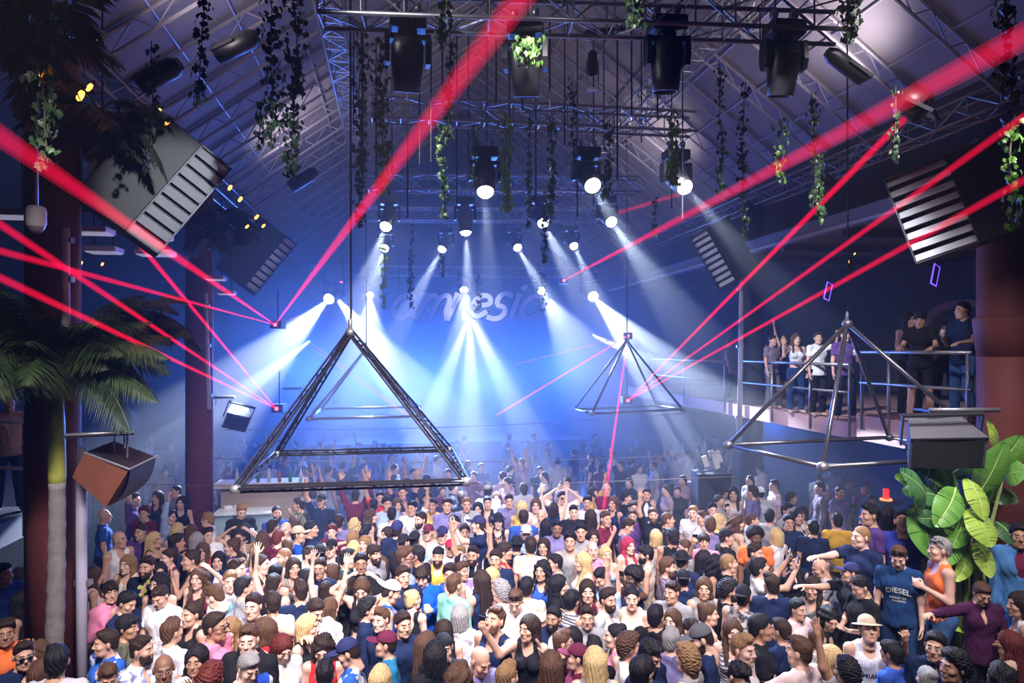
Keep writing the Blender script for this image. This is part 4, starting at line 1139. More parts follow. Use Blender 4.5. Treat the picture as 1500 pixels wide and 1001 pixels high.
# ------------------------------------------------------------------ lighting fixtures
GLOW = material('lamp_glow', (1, 1, 1), .3, emit=(.92, .95, 1), emit_s=30); LENSD = material('dark_lens', (.02, .03, .06), .1, coat=1)
def mh_meshes():
    base = MB(); base.box((-.19, -.15, -.16), (.19, .15, 0), bev=.03); base.box((-.1, -.155, -.11), (.1, -.15, -.05))
    cl, c2 = MB(), MB()
    for q, x in ((cl, -.11), (c2, .11)): q.box((x - .02, -.03, 0), (x + .02, .03, .09)); q.lathe([(.05, -.03), (.05, .03)], 12, Matrix.Translation((x, 0, .1)) @ Matrix.Rotation(PI / 2, 4, 'Y'))
    yoke = MB(); yoke.lathe([(.1, -.22), (.1, -.16)], 20); yoke.box((-.235, -.075, -.26), (.235, .075, -.2), bev=.02)
    for s in (-1, 1): yoke.prism([(-.08, -.2), (.08, -.2), (.1, -.4), (.06, -.5), (-.06, -.5), (-.1, -.4)], .05, Matrix(((0, 0, 1, s * .21 - .025), (1, 0, 0, 0), (0, 1, 0, 0), (0, 0, 0, 1))))
    head = MB(); head.lathe([(.02, .2), (.13, .19), (.165, .12), (.168, -.06), (.15, -.2), (.14, -.34), (.125, -.345), (.12, -.3)], 24, None, False)
    head.box((-.07, -.172, -.04), (.07, -.15, .1), bev=.01)
    lens = MB(); lens.lathe([(.001, -.325), (.06, -.322), (.118, -.31)], 24, None, False)
    glow = MB(); glow.lathe([(.118, -.31), (.112, -.35), (.09, -.385), (.05, -.405), (.001, -.41)], 24, None, False)
    return [(n, b.mesh(n, m)) for n, b, m in (('base', base, material('fixture_black', (.016, .016, .02), .4)), ('clamp', cl, STEEL), ('clamp', c2, STEEL), ('yoke', yoke, MATS['fixture_black']), ('head', head, MATS['fixture_black']))], lens.mesh('lens', LENSD), glow.mesh('lens', GLOW)
MHP, LENS_OFF, LENS_ON = mh_meshes()
LAMPS = {}; LSC = {}
def moving_head(key, label, px, py, d, sc, aim=None, lit=False, pan=0.0, tilt=0.0, group='moving head lights', top=None):
    """px,py = where the lens (lit) or the head's centre is seen; aim = point the head looks at"""
    pivot = at(px, py, d); root = empty('moving_head_light', pivot + Vector((0, 0, .42 * sc)), pan); root.scale = (sc,) * 3; tag(root, label, 'stage light', group)
    for n, me in MHP[:4]: link_mesh(n, me, root)
    h = link_mesh('head', MHP[4][1], root, (0, 0, -.42)); 
    if aim is not None:
        v = Matrix.Rotation(-pan, 3, 'Z') @ (Vector(aim) - pivot).normalized(); h.rotation_euler = v.to_track_quat('-Z', 'Y').to_euler()
    else: h.rotation_euler = (tilt, 0, 0)
    link_mesh('lens', LENS_ON if lit else LENS_OFF, h)
    LSC[key] = sc; LAMPS[key] = (pivot, aim); return root
big = [('large black moving head, first of four, ivy beside it', 597, 100, .2), ('large black moving head with ivy leaves draped over it', 770, 108, -.1), ('large black moving head hanging above the brightly lit ivy strand', 977, 102, .08), ('large black moving head at the end of the nearest truss', 1148, 108, .1)]
for i, (lb, px, py, pn) in enumerate(big): moving_head('big%d' % i, lb, px, py - 16, 7.1 + .1 * i, 1.0, pan=pn, tilt=(.35, .3, .15, .25)[i], group='four large moving heads')
SP = [('a', 710, 258, 10.7, 1.05, (722, 560, 8.6), 'lit moving head on the second truss, leftmost bright white disc'), ('b', 860, 258, 11, 1.05, (985, 470, 8), 'lit moving head on the second truss right of the middle ivy strands'), ('c', 990, 260, 11.3, 1.05, (1190, 480, 8.4), 'lit moving head on the second truss behind a bright ivy strand'),
      ('d', 570, 318, 14.5, 1.0, (505, 500, 12), 'lit spot on the third truss beside the red laser beam'), ('e', 681, 318, 14.7, 1.0, (700, 690, 14), 'lit spot on the third truss throwing a straight-down beam'), ('f', 790, 316, 14.9, 1.0, (870, 470, 12), 'lit spot on the third truss partly hidden by ivy'), ('g', 889, 316, 15.1, 1.0, (985, 450, 12), 'lit spot at the end of the third truss'),
      ('h', 565, 357, 17.8, .9, (540, 450, 15), 'small lit spot on the fourth truss above bright yellow-green ivy'), ('i', 653, 355, 18, .9, (590, 470, 16), 'small lit spot on the fourth truss with slanting beam'), ('j', 753, 354, 18.1, .9, (810, 450, 16), 'small lit spot on the fourth truss near the middle ivy'), ('k', 837, 352, 18.3, .9, (880, 450, 16), 'small lit spot at the end of the fourth truss'),
      ('l', 490, 430, 23.4, 1.5, (330, 590, 17), 'brilliant spot at the start of the far truss'), ('m', 679, 418, 23.9, 1.1, (690, 560, 19), 'bright spot in the middle of the far truss above the sign'), ('n', 790, 421, 24.2, 1.1, (850, 520, 19), 'bright spot on the far truss above the last sign letters'), ('o', 862, 427, 24.2, 1.5, (1050, 640, 16), 'brilliant spot at the end of the far truss beside the red laser source'),
      ('p', 542, 428, 23.7, 1.0, (540, 520, 19), 'bright spot on the far truss above the first sign letter')]
for key, px, py, d, s, aim, lb in SP: moving_head(key, lb, px, py, d, s, at(*aim), True, ROOM_ROT, group='lit spots on the trusses')
def par_can(label, px, py, d, L, r, direction, group='small dark lanterns'):
    root = empty('par_can', at(px, py, d)); root.rotation_euler = Vector(direction).to_track_quat('Z', 'Y').to_euler(); tag(root, label, 'stage light', group)
    m = MB(); m.lathe([(r * .6, -L / 2), (r, -L * .35), (r, L / 2), (r * .9, L / 2), (r * .85, L * .35)], 20, None, False); m.lathe([(.001, -L / 2), (r * .6, -L / 2)], 20, None, False); m.build('can', DARK, root)
    m = MB(); m.lathe([(.001, L * .36), (r * .88, L * .37)], 20, None, False); m.build('lens', LENSD, root)
    m = MB(); m.box((-r * 1.25, -.02, -.02), (-r * 1.1, .02, .3)); m.box((r * 1.1, -.02, -.02), (r * 1.25, .02, .3)); m.box((-r * 1.25, -.02, .28), (r * 1.25, .02, .31)); m.build('yoke', DARK, root)
par_can('black tubular lantern tilted on the nearest truss past its last moving head', 1238, 95, 7.6, .52, .09, (.9, .2, -.5))
par_can('short black horizontal lantern above the middle of the second truss', 874, 50, 7.6, .3, .06, (1, .1, .15)); par_can('small black box lantern hanging vertically between two large moving heads', 868, 92, 7.6, .26, .055, (0, 0, -1))
par_can('dark lantern with a wide hood under the roof, crossed by the red laser', 1335, 152, 7.8, .3, .17, (.6, -.5, -.6)); par_can('dark lantern under the sloping roof beside the eave truss', 235, 108, 8.3, .55, .13, (-.9, .1, -.4)); par_can('dark lantern under the roof near the thick ivy', 347, 66, 9.0, .6, .13, (-.9, .1, -.35))
par_can('dark lantern low under the roof slope above the far louvre panel', 445, 262, 13.5, .6, .13, (-.8, .1, -.45))
par_can('dark lantern above the balcony under the louvre panel side', 1213, 270, 12.5, .45, .14, (.5, -.4, -.7)); par_can('dark round lantern hanging near the big pillar top', 1440, 215, 9.6, .3, .14, (-.2, -.8, -.5)); par_can('dark drum lantern on the left under the first red beam', 105, 290, 8.2, .45, .12, (.8, -.2, -.3))
# ------------------------------------------------------------------ louvred panels
SLATM = material('pale_slat', (.66, .7, .76), .45)
def louvre_panel(label, c, ex, ey0, L, ws, wd, dep, n=8):
    """ex: long direction, ey: short direction towards the slatted side (camera-facing vectors)"""
    ex = Vector(ex).normalized(); ez = (Vector((0, 0, CAM_Z)) - Vector(c)).normalized(); ez = (ez - ex * ez.dot(ex)).normalized(); ey = ez.cross(ex)
    if ey.dot(Vector(ey0)) < 0: ey = -ey; ex = -ex
    R = Matrix((ex, ey, ez)).transposed().to_4x4(); R.translation = c
    root = empty('louvre_panel', (0, 0, 0)); root.matrix_world = R; tag(root, label, 'louvre panel', 'louvred panels')
    m = MB(); m.box((-L / 2, -ws / 2 - wd, -dep), (L / 2, -ws / 2, 0), bev=.01); m.box((-L / 2, -ws / 2, -dep), (L / 2, ws / 2, -.12)); m.build('housing', DARK, root)
    m = MB(); t = .02
    for a, b in (((-L / 2, -ws / 2, -.12), (-L / 2 + t, ws / 2, .03)), ((L / 2 - t, -ws / 2, -.12), (L / 2, ws / 2, .03)), ((-L / 2, ws / 2 - t, -.12), (L / 2, ws / 2, .03)), ((-L / 2, -ws / 2, -.12), (L / 2, -ws / 2 + t, .03))): m.box(a, b)
    m.build('frame', IRON, root)
    for i in range(n):
        x = -L / 2 + (i + .5) * L / n; m = MB(); M = Matrix.Translation((x, 0, -.035)) @ Matrix.Rotation(.55, 4, 'Y'); m.box((-L / n * .34, -ws / 2 + t, -.008), (L / n * .34, ws / 2 - t, .008), M); m.build('slat', SLATM, root)
def lp(label, p0, p1, d0, d1, q, L, ws, wd, dep, n=8):
    A = at(*p0, d0); B = at(*p1, d1); louvre_panel(label, (A + B) / 2, B - A, Vector(q), L or (B - A).length, ws, wd, dep, n)
lp('black box with white louvre slats under the eave by the dark plants', (208, 356), (318, 230), 7.9, 8.3, (.75, .1, -.66), None, .42, .62, .5, 9)
lp('black box with white louvre slats over the balcony by the big pillar', (1338, 246), (1388, 372), 9.0, 8.8, (-.95, .1, -.3), None, .74, .78, .5, 8)
lp('far black box with a narrow louvre strip on the hazy left eave', (367, 425), (427, 352), 15.0, 15.4, (.75, .4, -.55), None, .3, .7, .5, 9)
lp('far black box with louvre strip by the dark pillar near the balcony', (1022, 342), (1066, 418), 15.4, 15.2, (-.9, .3, .4), None, .42, .55, .5, 9)
# ceiling lights under the left aisle roof
for lb, px, py, d, w in (('pale flat ceiling lamp beside the camera pole', 136, 342, 8.6, .42), ('pale flat ceiling lamp just below the first beside the pillar', 152, 370, 9.2, .4), ('pale flat lamp under the first louvre panel', 228, 374, 10.2, .5), ('pale flat lamp lower under the louvre panel where lasers cross', 222, 350, 9.6, .5), ('small pale flat lamp on the red laser line near the hazy pillar', 316, 410, 13.4, .35), ('small pale flat lamp beyond the laser line', 332, 431, 14.4, .35), ('pale flat lamp in the corner above the first red beam', 12, 318, 8.0, .5)):
    root = empty('ceiling_lamp', at(px, py, d), ROOM_ROT); tag(root, lb, 'ceiling light', 'flat aisle lamps'); m = MB(); m.box((-w / 2, -.16, 0), (w / 2, .16, .07), bev=.01); m.build('housing', WHITE, root)
    m = MB(); m.box((-w / 2 + .02, -.14, -.012), (w / 2 - .02, .14, 0)); m.build('diffuser', material('diffuser', (.75, .75, .8), .5, emit=(.8, .8, 1), emit_s=.25), root)
    m = MB(); m.tube((-w * .3, 0, .07), (-w * .3, 0, 1.6), .01, n=6); m.tube((w * .3, 0, .07), (w * .3, 0, 1.6), .01, n=6); m.build('hanger', DARK, root)
# security camera
root = empty('security_camera', at(53, 318, 6.2)); tag(root, 'white dome security camera on a pole in front of the dark plants', 'camera')
m = MB(); m.lathe([(.001, .1), (.05, .1), (.075, .085), (.082, .05), (.082, -.06), (.07, -.09)], 22, None, False); m.build('housing', WHITE, root); m = MB(); m.lathe([(.07, -.09), (.055, -.125), (.03, -.145), (.001, -.15)], 22, None, False); m.build('dome', material('smoked_dome', (.3, .3, .32), .1), root)
m = MB(); m.tube((0, 0, .1), (0, 0, 1.4), .018, n=10); m.build('pole', STEEL, root)
# purple neon frames
NEON = material('violet_neon', (.2, .1, .8), .4, emit=(.16, .07, 1), emit_s=2.2)
for lb, px, py, d in (('small violet neon rectangle above the balcony crowd, on a red laser', 1213, 427, 15.0), ('larger violet neon rectangle above the balcony near the pillar', 1370, 403, 12.6)):
    root = empty('neon_frame', at(px, py, d), 0, (.0, .32, .5)); tag(root, lb, 'neon light', 'violet neon frames'); w, h = .085, .19
    m = MB(); m.path([(-w, 0, -h), (w, 0, -h), (w, 0, h), (-w, 0, h), (-w, 0, -h)], .014, 8); m.build('tube', NEON, root); m = MB(); m.box((-w + .02, -.01, -h + .02), (w - .02, .02, h - .02)); m.build('core', DARK, root); m = MB(); m.tube((0, 0, h), (0, 0, h + 1.4), .006, n=5); m.build('wire', DARK, root)
# ------------------------------------------------------------------ lasers
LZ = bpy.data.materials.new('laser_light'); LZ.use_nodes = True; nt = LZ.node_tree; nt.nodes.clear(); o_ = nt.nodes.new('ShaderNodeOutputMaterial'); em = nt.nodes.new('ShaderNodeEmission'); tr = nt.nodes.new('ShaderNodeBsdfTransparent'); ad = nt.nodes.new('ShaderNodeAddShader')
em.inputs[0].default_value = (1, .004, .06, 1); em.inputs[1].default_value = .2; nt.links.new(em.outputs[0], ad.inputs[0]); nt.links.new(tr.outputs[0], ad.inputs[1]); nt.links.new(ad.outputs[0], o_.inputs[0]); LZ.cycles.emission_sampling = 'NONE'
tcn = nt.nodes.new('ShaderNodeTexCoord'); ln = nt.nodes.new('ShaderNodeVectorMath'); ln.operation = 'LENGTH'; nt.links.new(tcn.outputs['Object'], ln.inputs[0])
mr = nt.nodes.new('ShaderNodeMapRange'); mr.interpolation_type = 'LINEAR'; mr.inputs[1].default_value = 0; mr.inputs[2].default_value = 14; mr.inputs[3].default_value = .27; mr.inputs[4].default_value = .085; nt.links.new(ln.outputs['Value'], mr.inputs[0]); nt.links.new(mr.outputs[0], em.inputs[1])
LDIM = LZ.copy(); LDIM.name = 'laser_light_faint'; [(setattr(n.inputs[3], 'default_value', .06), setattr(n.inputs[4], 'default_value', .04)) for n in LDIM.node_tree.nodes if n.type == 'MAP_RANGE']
REDL = material('laser_aperture', (1, .1, .1), .4, emit=(1, .05, .12), emit_s=7)
def laser(label, s, sd, e, ed, w0=.012, w1=.03, mat=None):  # the beam's glow in the haze is emission put on nested tubes
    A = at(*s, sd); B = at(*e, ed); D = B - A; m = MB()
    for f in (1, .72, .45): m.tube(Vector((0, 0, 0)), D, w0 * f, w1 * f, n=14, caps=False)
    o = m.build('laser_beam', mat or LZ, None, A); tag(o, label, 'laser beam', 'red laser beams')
def projector(label, px, py, d):
    root = empty('laser_projector', at(px, py, d)); tag(root, label, 'laser projector', 'red laser projectors'); m = MB(); m.box((-.14, .03, -.1), (.14, .4, .1), bev=.01); m.build('housing', DARK, root)
    m = MB(); m.lathe([(.001, -.02), (.03, -.015), (.045, 0)], 14, Matrix.Rotation(PI / 2, 4, 'X'), False); m.build('aperture', REDL, root); m = MB(); m.tube((0, .2, .1), (0, .2, .9), .014, n=6); m.build('hanger', DARK, root)
S1, S2, S3, S4, S5 = (403, 476), (405, 599), (826, 411), (920, 587), (920, 492)
projector('laser projector where two strong red beams meet in a V', *S1, 17); projector('laser projector low in the haze with three beams fanning to the palm', *S2, 16.5); projector('laser projector at the end of the script sign', *S3, 22.5); projector('laser projector by the balcony end with three fanning beams', *S4, 18.5); projector('laser projector at the tip of the far right hanging pyramid', *S5, 20.5)
projector('hazy laser projector at the start of the far truss', 500, 413, 23.3)
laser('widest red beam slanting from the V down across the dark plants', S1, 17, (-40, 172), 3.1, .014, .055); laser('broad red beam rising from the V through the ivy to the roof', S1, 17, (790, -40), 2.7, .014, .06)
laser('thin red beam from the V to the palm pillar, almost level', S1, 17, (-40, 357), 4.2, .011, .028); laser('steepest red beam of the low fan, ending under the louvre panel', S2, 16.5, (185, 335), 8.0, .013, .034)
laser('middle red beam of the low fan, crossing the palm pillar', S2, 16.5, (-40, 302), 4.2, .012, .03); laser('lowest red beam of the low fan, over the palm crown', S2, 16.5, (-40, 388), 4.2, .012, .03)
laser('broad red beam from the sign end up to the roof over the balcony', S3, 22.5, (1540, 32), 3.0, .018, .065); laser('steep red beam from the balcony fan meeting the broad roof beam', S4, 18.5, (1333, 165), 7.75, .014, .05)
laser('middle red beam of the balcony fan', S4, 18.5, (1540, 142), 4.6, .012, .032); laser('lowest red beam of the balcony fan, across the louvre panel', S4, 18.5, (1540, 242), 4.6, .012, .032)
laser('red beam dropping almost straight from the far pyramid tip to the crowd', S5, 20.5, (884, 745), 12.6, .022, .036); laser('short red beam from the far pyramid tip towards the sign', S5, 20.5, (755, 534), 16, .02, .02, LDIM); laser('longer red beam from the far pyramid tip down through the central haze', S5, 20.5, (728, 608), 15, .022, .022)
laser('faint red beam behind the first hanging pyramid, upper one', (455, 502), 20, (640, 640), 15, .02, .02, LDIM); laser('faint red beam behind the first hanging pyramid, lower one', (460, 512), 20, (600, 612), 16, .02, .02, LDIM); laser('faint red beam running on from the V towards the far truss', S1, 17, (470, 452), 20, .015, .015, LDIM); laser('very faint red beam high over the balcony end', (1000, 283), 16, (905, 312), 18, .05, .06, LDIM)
# ------------------------------------------------------------------ hanging pyramids of bar
PYR = material('pyramid_bar', (.06, .06, .07), .3, .8)
def pyramid(label, apex, base, r, cable_top, twin=False, mat=None):
    root = empty('hanging_pyramid', apex); tag(root, label, 'hanging frame', 'hanging pyramid frames'); O = Vector(apex); mat = mat or PYR
    E_ = [(O, b) for b in base] + [(base[i], base[(i + 1) % len(base)]) for i in range(len(base))]
    for a, b in E_:
        m = MB(); p, q = Vector(a) - O, Vector(b) - O; t = (q - p).normalized(); s = t.orthogonal().normalized() * r * 1.5; w = t.cross(s)
        if twin:
            for k in range(3):
                of = s * math.cos(2.094 * k) + w * math.sin(2.094 * k); m.tube(p + of, q + of, r * .55, n=6)
            n = int((q - p).length / .11)
            for i in range(n):
                c0 = p.lerp(q, i / n); c1 = p.lerp(q, (i + 1) / n); k = i % 3; m.tube(c0 + s * math.cos(2.094 * k) + w * math.sin(2.094 * k), c1 + s * math.cos(2.094 * (k + 1)) + w * math.sin(2.094 * (k + 1)), r * .3, n=5, caps=False)
        else: m.tube(p, q, r, n=10)
        m.build('bar', mat, root)
    for b in [O] + [Vector(x) for x in base]:
        m = MB(); m.lathe([(.001, -r * 2.2), (r * 2, -r * 1.4), (r * 2.4, 0), (r * 2, r * 1.4), (.001, r * 2.2)], 12, Matrix.Translation(b - O)); m.build('joint', STEEL, root)
    m = MB(); m.path([(0, 0, 0), (.01, 0, .25), (0, 0, cable_top - O.z)], .014, n=6); m.build('cable', DARK, root)
    m = MB(); m.lathe([(.001, .0), (.025, .03), (.025, .16), (.001, .2)], 8); m.build('shackle', STEEL, root)
A_, B_ = at(345, 717, 7.46), at(683, 706, 7.93); bk = Vector((-.165, .986, 0)) * 2.6
pyramid('large hanging pyramid frame of lattice bar, nearest over the crowd', at(513, 487, 8.7), [A_, B_, B_ + bk, A_ + bk], .026, 10.5, True)
A_, B_ = at(452, 614, 15.1), at(618, 610, 15.6); pyramid('pale hanging pyramid frame seen behind the nearest one', at(536, 512, 16.2), [A_, B_, B_ + bk, A_ + bk], .03, 10.5, False, STEEL)
F_, L_, R_ = at(867, 606, 16.3), at(841, 600, 18.2), at(1000, 600, 17.3); pyramid('far hanging pyramid frame in front of the slanting white beam', at(918, 499, 17.6), [F_, R_, L_ + R_ - F_, L_], .028, 10.5, False)
F_, L_, R_ = at(1205, 684, 8.95), at(1067, 652, 10.6), at(1466, 668, 9.9); pyramid('hanging pyramid frame of dark and silver bar before the balcony', at(1241, 474, 10.4), [F_, R_, L_ + R_ - F_, L_], .032, 10.2, False, material('pyramid_bar_grey', (.22, .22, .25), .3, .8))
for lb, p, q in (('thin steel safety cable above the crowd, lower one', at(120, 708, 12), at(1080, 698, 12.4)), ('thin steel safety cable crossing behind the nearest pyramid', at(310, 672, 13), at(1060, 664, 13.5)), ('thin steel cable at the level of the far pyramid bases', at(330, 630, 15), at(1000, 606, 16))):
    m = MB(); P = [Vector(p).lerp(Vector(q), t / 12) - Vector(p) - Vector((0, 0, .12 * math.sin(PI * t / 12))) for t in range(13)]; m.path(P, .007, 5); o = m.build('steel_cable', STEEL, None, p); tag(o, lb, 'cable', 'steel cables')
# ------------------------------------------------------------------ loudspeakers
WOOD = material('brown_speaker_wood', (.15, .05, .028), .55, var=.25, bscale=8); GRILL = material('speaker_grille', (.03, .03, .034), .6, .3, bump=.6, bscale=160)
def speaker(label, c, rot_, w, h, d, mat, plate=True, grille=True):
    root = empty('loudspeaker', c, 0, rot_); tag(root, label, 'loudspeaker', 'hung loudspeakers'); m = MB(); m.prism([(-w / 2, -d / 2), (w / 2, -d / 2), (w * .34, d / 2), (-w * .34, d / 2)], h, Matrix.Translation((0, 0, -h / 2))); m.build('cabinet', mat, root)
    m = MB(); n = 9; vs = []; 
    for k in range(n + 1):
        x = -w * .46 + w * .92 * k / n; vs += [Vector((x, -d / 2 - .05 * math.sin(PI * k / n) - .01, -h * .45)), Vector((x, -d / 2 - .05 * math.sin(PI * k / n) - .01, h * .45))]
    m.add(vs, [(2 * k, 2 * k + 2, 2 * k + 3, 2 * k + 1) for k in range(n)], True); m.box((-w / 2, -d / 2 - .015, -h / 2), (w / 2, -d / 2, -h * .45)); m.box((-w / 2, -d / 2 - .015, h * .45), (w / 2, -d / 2, h / 2)); m.build('grille', GRILL, root)
    m = MB(); m.box((-w / 2 - .03, -.03, -.04), (-w / 2 - .01, .03, h / 2 + .16)); m.box((w / 2 + .01, -.03, -.04), (w / 2 + .03, .03, h / 2 + .16)); m.box((-w / 2 - .03, -.03, h / 2 + .14), (w / 2 + .03, .03, h / 2 + .17)); m.build('bracket', IRON, root)
    return root
root = empty('loudspeaker', at(165, 695, 6.9)); tag(root, 'brown wooden wedge loudspeaker hung beside the palm pillar', 'loudspeaker', 'hung loudspeakers')
PX = [Vector((-.41, 0, -.03)), Vector((-.29, 0, .21)), Vector((.16, 0, .04)), Vector((-.07, 0, -.335))]; EX = Vector((.0, .52, .05)); m = MB(); m.add(PX + [p + EX for p in PX], [(3, 2, 1, 0), (4, 5, 6, 7), (0, 1, 5, 4), (1, 2, 6, 5), (2, 3, 7, 6), (3, 0, 4, 7)]); m.build('cabinet', WOOD, root)
m = MB(); nrm = Vector((.85, 0, -.53)); vs = []
for k in range(9):
    f = k / 8; q = PX[2].lerp(PX[3], f) + nrm * (.012 + .06 * math.sin(PI * f)); vs += [q + EX * .03, q + EX * .97]
m.add(vs, [(2 * k, 2 * k + 1, 2 * k + 3, 2 * k + 2) for k in range(8)], True); m.build('grille', GRILL, root)
m = MB(); m.path([PX[1] + EX * .02 + Vector((0, 0, .005)), PX[2] + Vector((.012, -.01, .01)), PX[2] + EX + Vector((.012, 0, .01))], .012, 6); m.build('trim', STEEL, root)
m = MB(); tp = PX[1].lerp(PX[2], .5) + Vector((0, 0, .012)); m.add([PX[1] + Vector((0, 0, .006)), PX[2] + Vector((0, 0, .006)), PX[2] + EX + Vector((0, 0, .006)), PX[1] + EX + Vector((0, 0, .006))], [(0, 1, 2, 3)]); m.build('top_board', DARK, root)
for f in (.25, .75):
    m = MB(); q = PX[1].lerp(PX[2], .2 + .6 * f) + EX * .5; m.tube(q, q + Vector((0, 0, .3)), .01, n=6); m.build('hook', STEEL, root)
speaker('dark grey loudspeaker hung under the near balcony edge', at(1376, 646, 8.4), (.42, -.05, -.25), .82, .42, .55, material('grey_speaker', (.1, .1, .12), .5)); speaker('small grey loudspeaker in the haze by the second pillar', at(347, 612, 16), (.5, .3, .5), .55, .42, .4, material('pale_speaker', (.3, .3, .34), .6))
def ledge(label, c, rz, w, d, tube):
    root = empty('hanging_plate', c, rz); tag(root, label, 'plate', 'hanging plates'); m = MB(); m.box((-w / 2, -d / 2, -.012), (w / 2, d / 2, .012)); m.build('board', IRON, root); m = MB(); m.tube((-w / 2, -d / 2, .02), (w / 2, -d / 2, .02), tube, n=10); m.build('edge_tube', STEEL, root)
    for x in (-.35, .35):
        m = MB(); m.tube((x * w, 0, -.01), (x * w, 0, -.16), .01, n=6); m.build('hook', STEEL, root)
ledge('flat plate with silver tube edge over the brown loudspeaker', at(148, 636, 7.0), .5, .6, .3, .018); ledge('flat plate with silver tube edge over the dark grey loudspeaker', at(1400, 601, 8.6), 0, .86, .35, .025)
ledge('pale ledge in the haze beside the second pillar', at(328, 583, 16), .3, .5, .3, .03); ledge('pale ledge floating right of the low laser fan', at(428, 570, 18), .3, .5, .3, .03)
# ------------------------------------------------------------------ bar by the second pillar
root = empty('bar_counter', at(360, 780, 12.9), ROOM_ROT); tag(root, 'lit bar with bluish glass front and tan back shelf beside the hazy pillar', 'bar'); base = root.location.z
m = MB(); m.box((-.55, -.05, -base), (.48, .35, .34)); m.build('counter', material('bar_front', (.3, .42, .5), .25, var=.15, bscale=6), root); m = MB(); m.box((-.58, -.1, .34), (.5, .4, .38), bev=.01); m.build('worktop', material('bar_top', (.6, .66, .7), .3), root)
m = MB(); m.box((-.75, 1.25, -base), (.85, 1.4, .62)); m.build('back_panel', material('bar_back', (.5, .4, .3), .7), root); m = MB(); m.box((-.85, 1.05, .62), (.95, 1.6, .72), bev=.015); m.build('shelf', material('bar_shelf', (.68, .6, .52), .5), root)
NAP = material('napkin_white', (.8, .82, .85), .8)
for i, x in enumerate((-.42, -.26)):
    m = MB()
    for k in range(5): m.box((-.07, -.07, k * .012), (.07, .07, k * .012 + .009), Matrix.Rotation(.2 * k, 4, 'Z'))
    o = m.build('napkin_pile', NAP, None, root.location + Vector((x, .2 + .05 * i, .385))); tag(o, ('pile of white napkins at the bar end', 'pile of white napkins nearer the bartender')[i], 'napkins', 'napkin piles on the bar')
bm_ = MB(); bm_.lathe([(.001, 0), (.036, 0), (.037, .17), (.014, .22), (.013, .28), (.001, .28)], 12); bmes = [bm_.mesh('bottle', material('bottle_%s' % n, c, .12)) for n, c in (('clear', (.6, .65, .7)), ('amber', (.3, .12, .03)), ('green', (.03, .2, .07)))]
for i in range(7):
    o = link_mesh('bottle', bmes[i % 3], None, root.location + Vector((-.65 + .22 * i, 1.2, .72))); tag(o, '%s bottle on the back shelf of the bar, %s from the pillar' % (('clear', 'amber', 'green')[i % 3], ('nearest', 'second', 'third', 'fourth', 'fifth', 'sixth', 'seventh')[i]), 'bottle', 'bottles on the bar shelf')
# red glowing tables under the balcony
for i, (px, py) in enumerate(((1228, 737), (1298, 733))):
    q = at(px, py, 14.6); root = empty('table', (q.x, q.y, 0)); tag(root, ('small round table with red glowing lamp, in the haze behind the podium', 'small round table with red glowing lamp beside the banana leaves')[i], 'table', 'tables with red lamps'); H = q.z
    m = MB(); m.lathe([(.001, H - .04), (.34, H - .04), (.34, H), (.001, H)], 24); m.build('tabletop', DARK, root); m = MB(); m.tube((0, 0, 0), (0, 0, H), .04, n=10); m.build('leg', DARK, root)
    r2 = empty('table_lamp', (q.x, q.y, H)); tag(r2, ('red glowing lamp on the table behind the podium', 'red glowing lamp on the table beside the banana leaves')[i], 'lamp', 'red table lamps'); m = MB(); m.lathe([(.001, .0), (.12, 0), (.12, .03), (.001, .03)], 18); m.build('base', material('lamp_base_glow', (.9, .2, .05), .5, emit=(1, .1, .03), emit_s=6), r2); m = MB(); m.lathe([(.06, .03), (.06, .24), (.001, .25)], 18, None, False); m.build('shade', material('red_shade', (.6, .05, .03), .5, emit=(1, .03, .02), emit_s=1.1), r2)
# white slatted panel catching the slanting beam
root = empty('slatted_panel', at(1045, 694, 14.6)); tag(root, 'bright white slatted panel on a dark plinth where the slanting beam lands', 'panel'); m = MB(); m.box((-.35, -.1, -root.location.z), (.35, .5, .0)); m.build('plinth', DARK, root)
for i, (x, z, h) in enumerate(((-.17, .26, .24), (-.03, .42, .16), (.06, .24, .3), (.13, .36, .26))):
    m = MB(); m.box((-.055, -.01, -h / 2), (.055, .01, h / 2), Matrix.Translation((x, .02 * i, z)) @ Matrix.Rotation(-.35, 4, 'Y')); m.build('slat', WHITE, root)
for x in (-.2, .03):
    m = MB(); m.tube((x, 0, 0), (x - .12, 0, .62), .012, n=6); m.build('stand', STEEL, root)
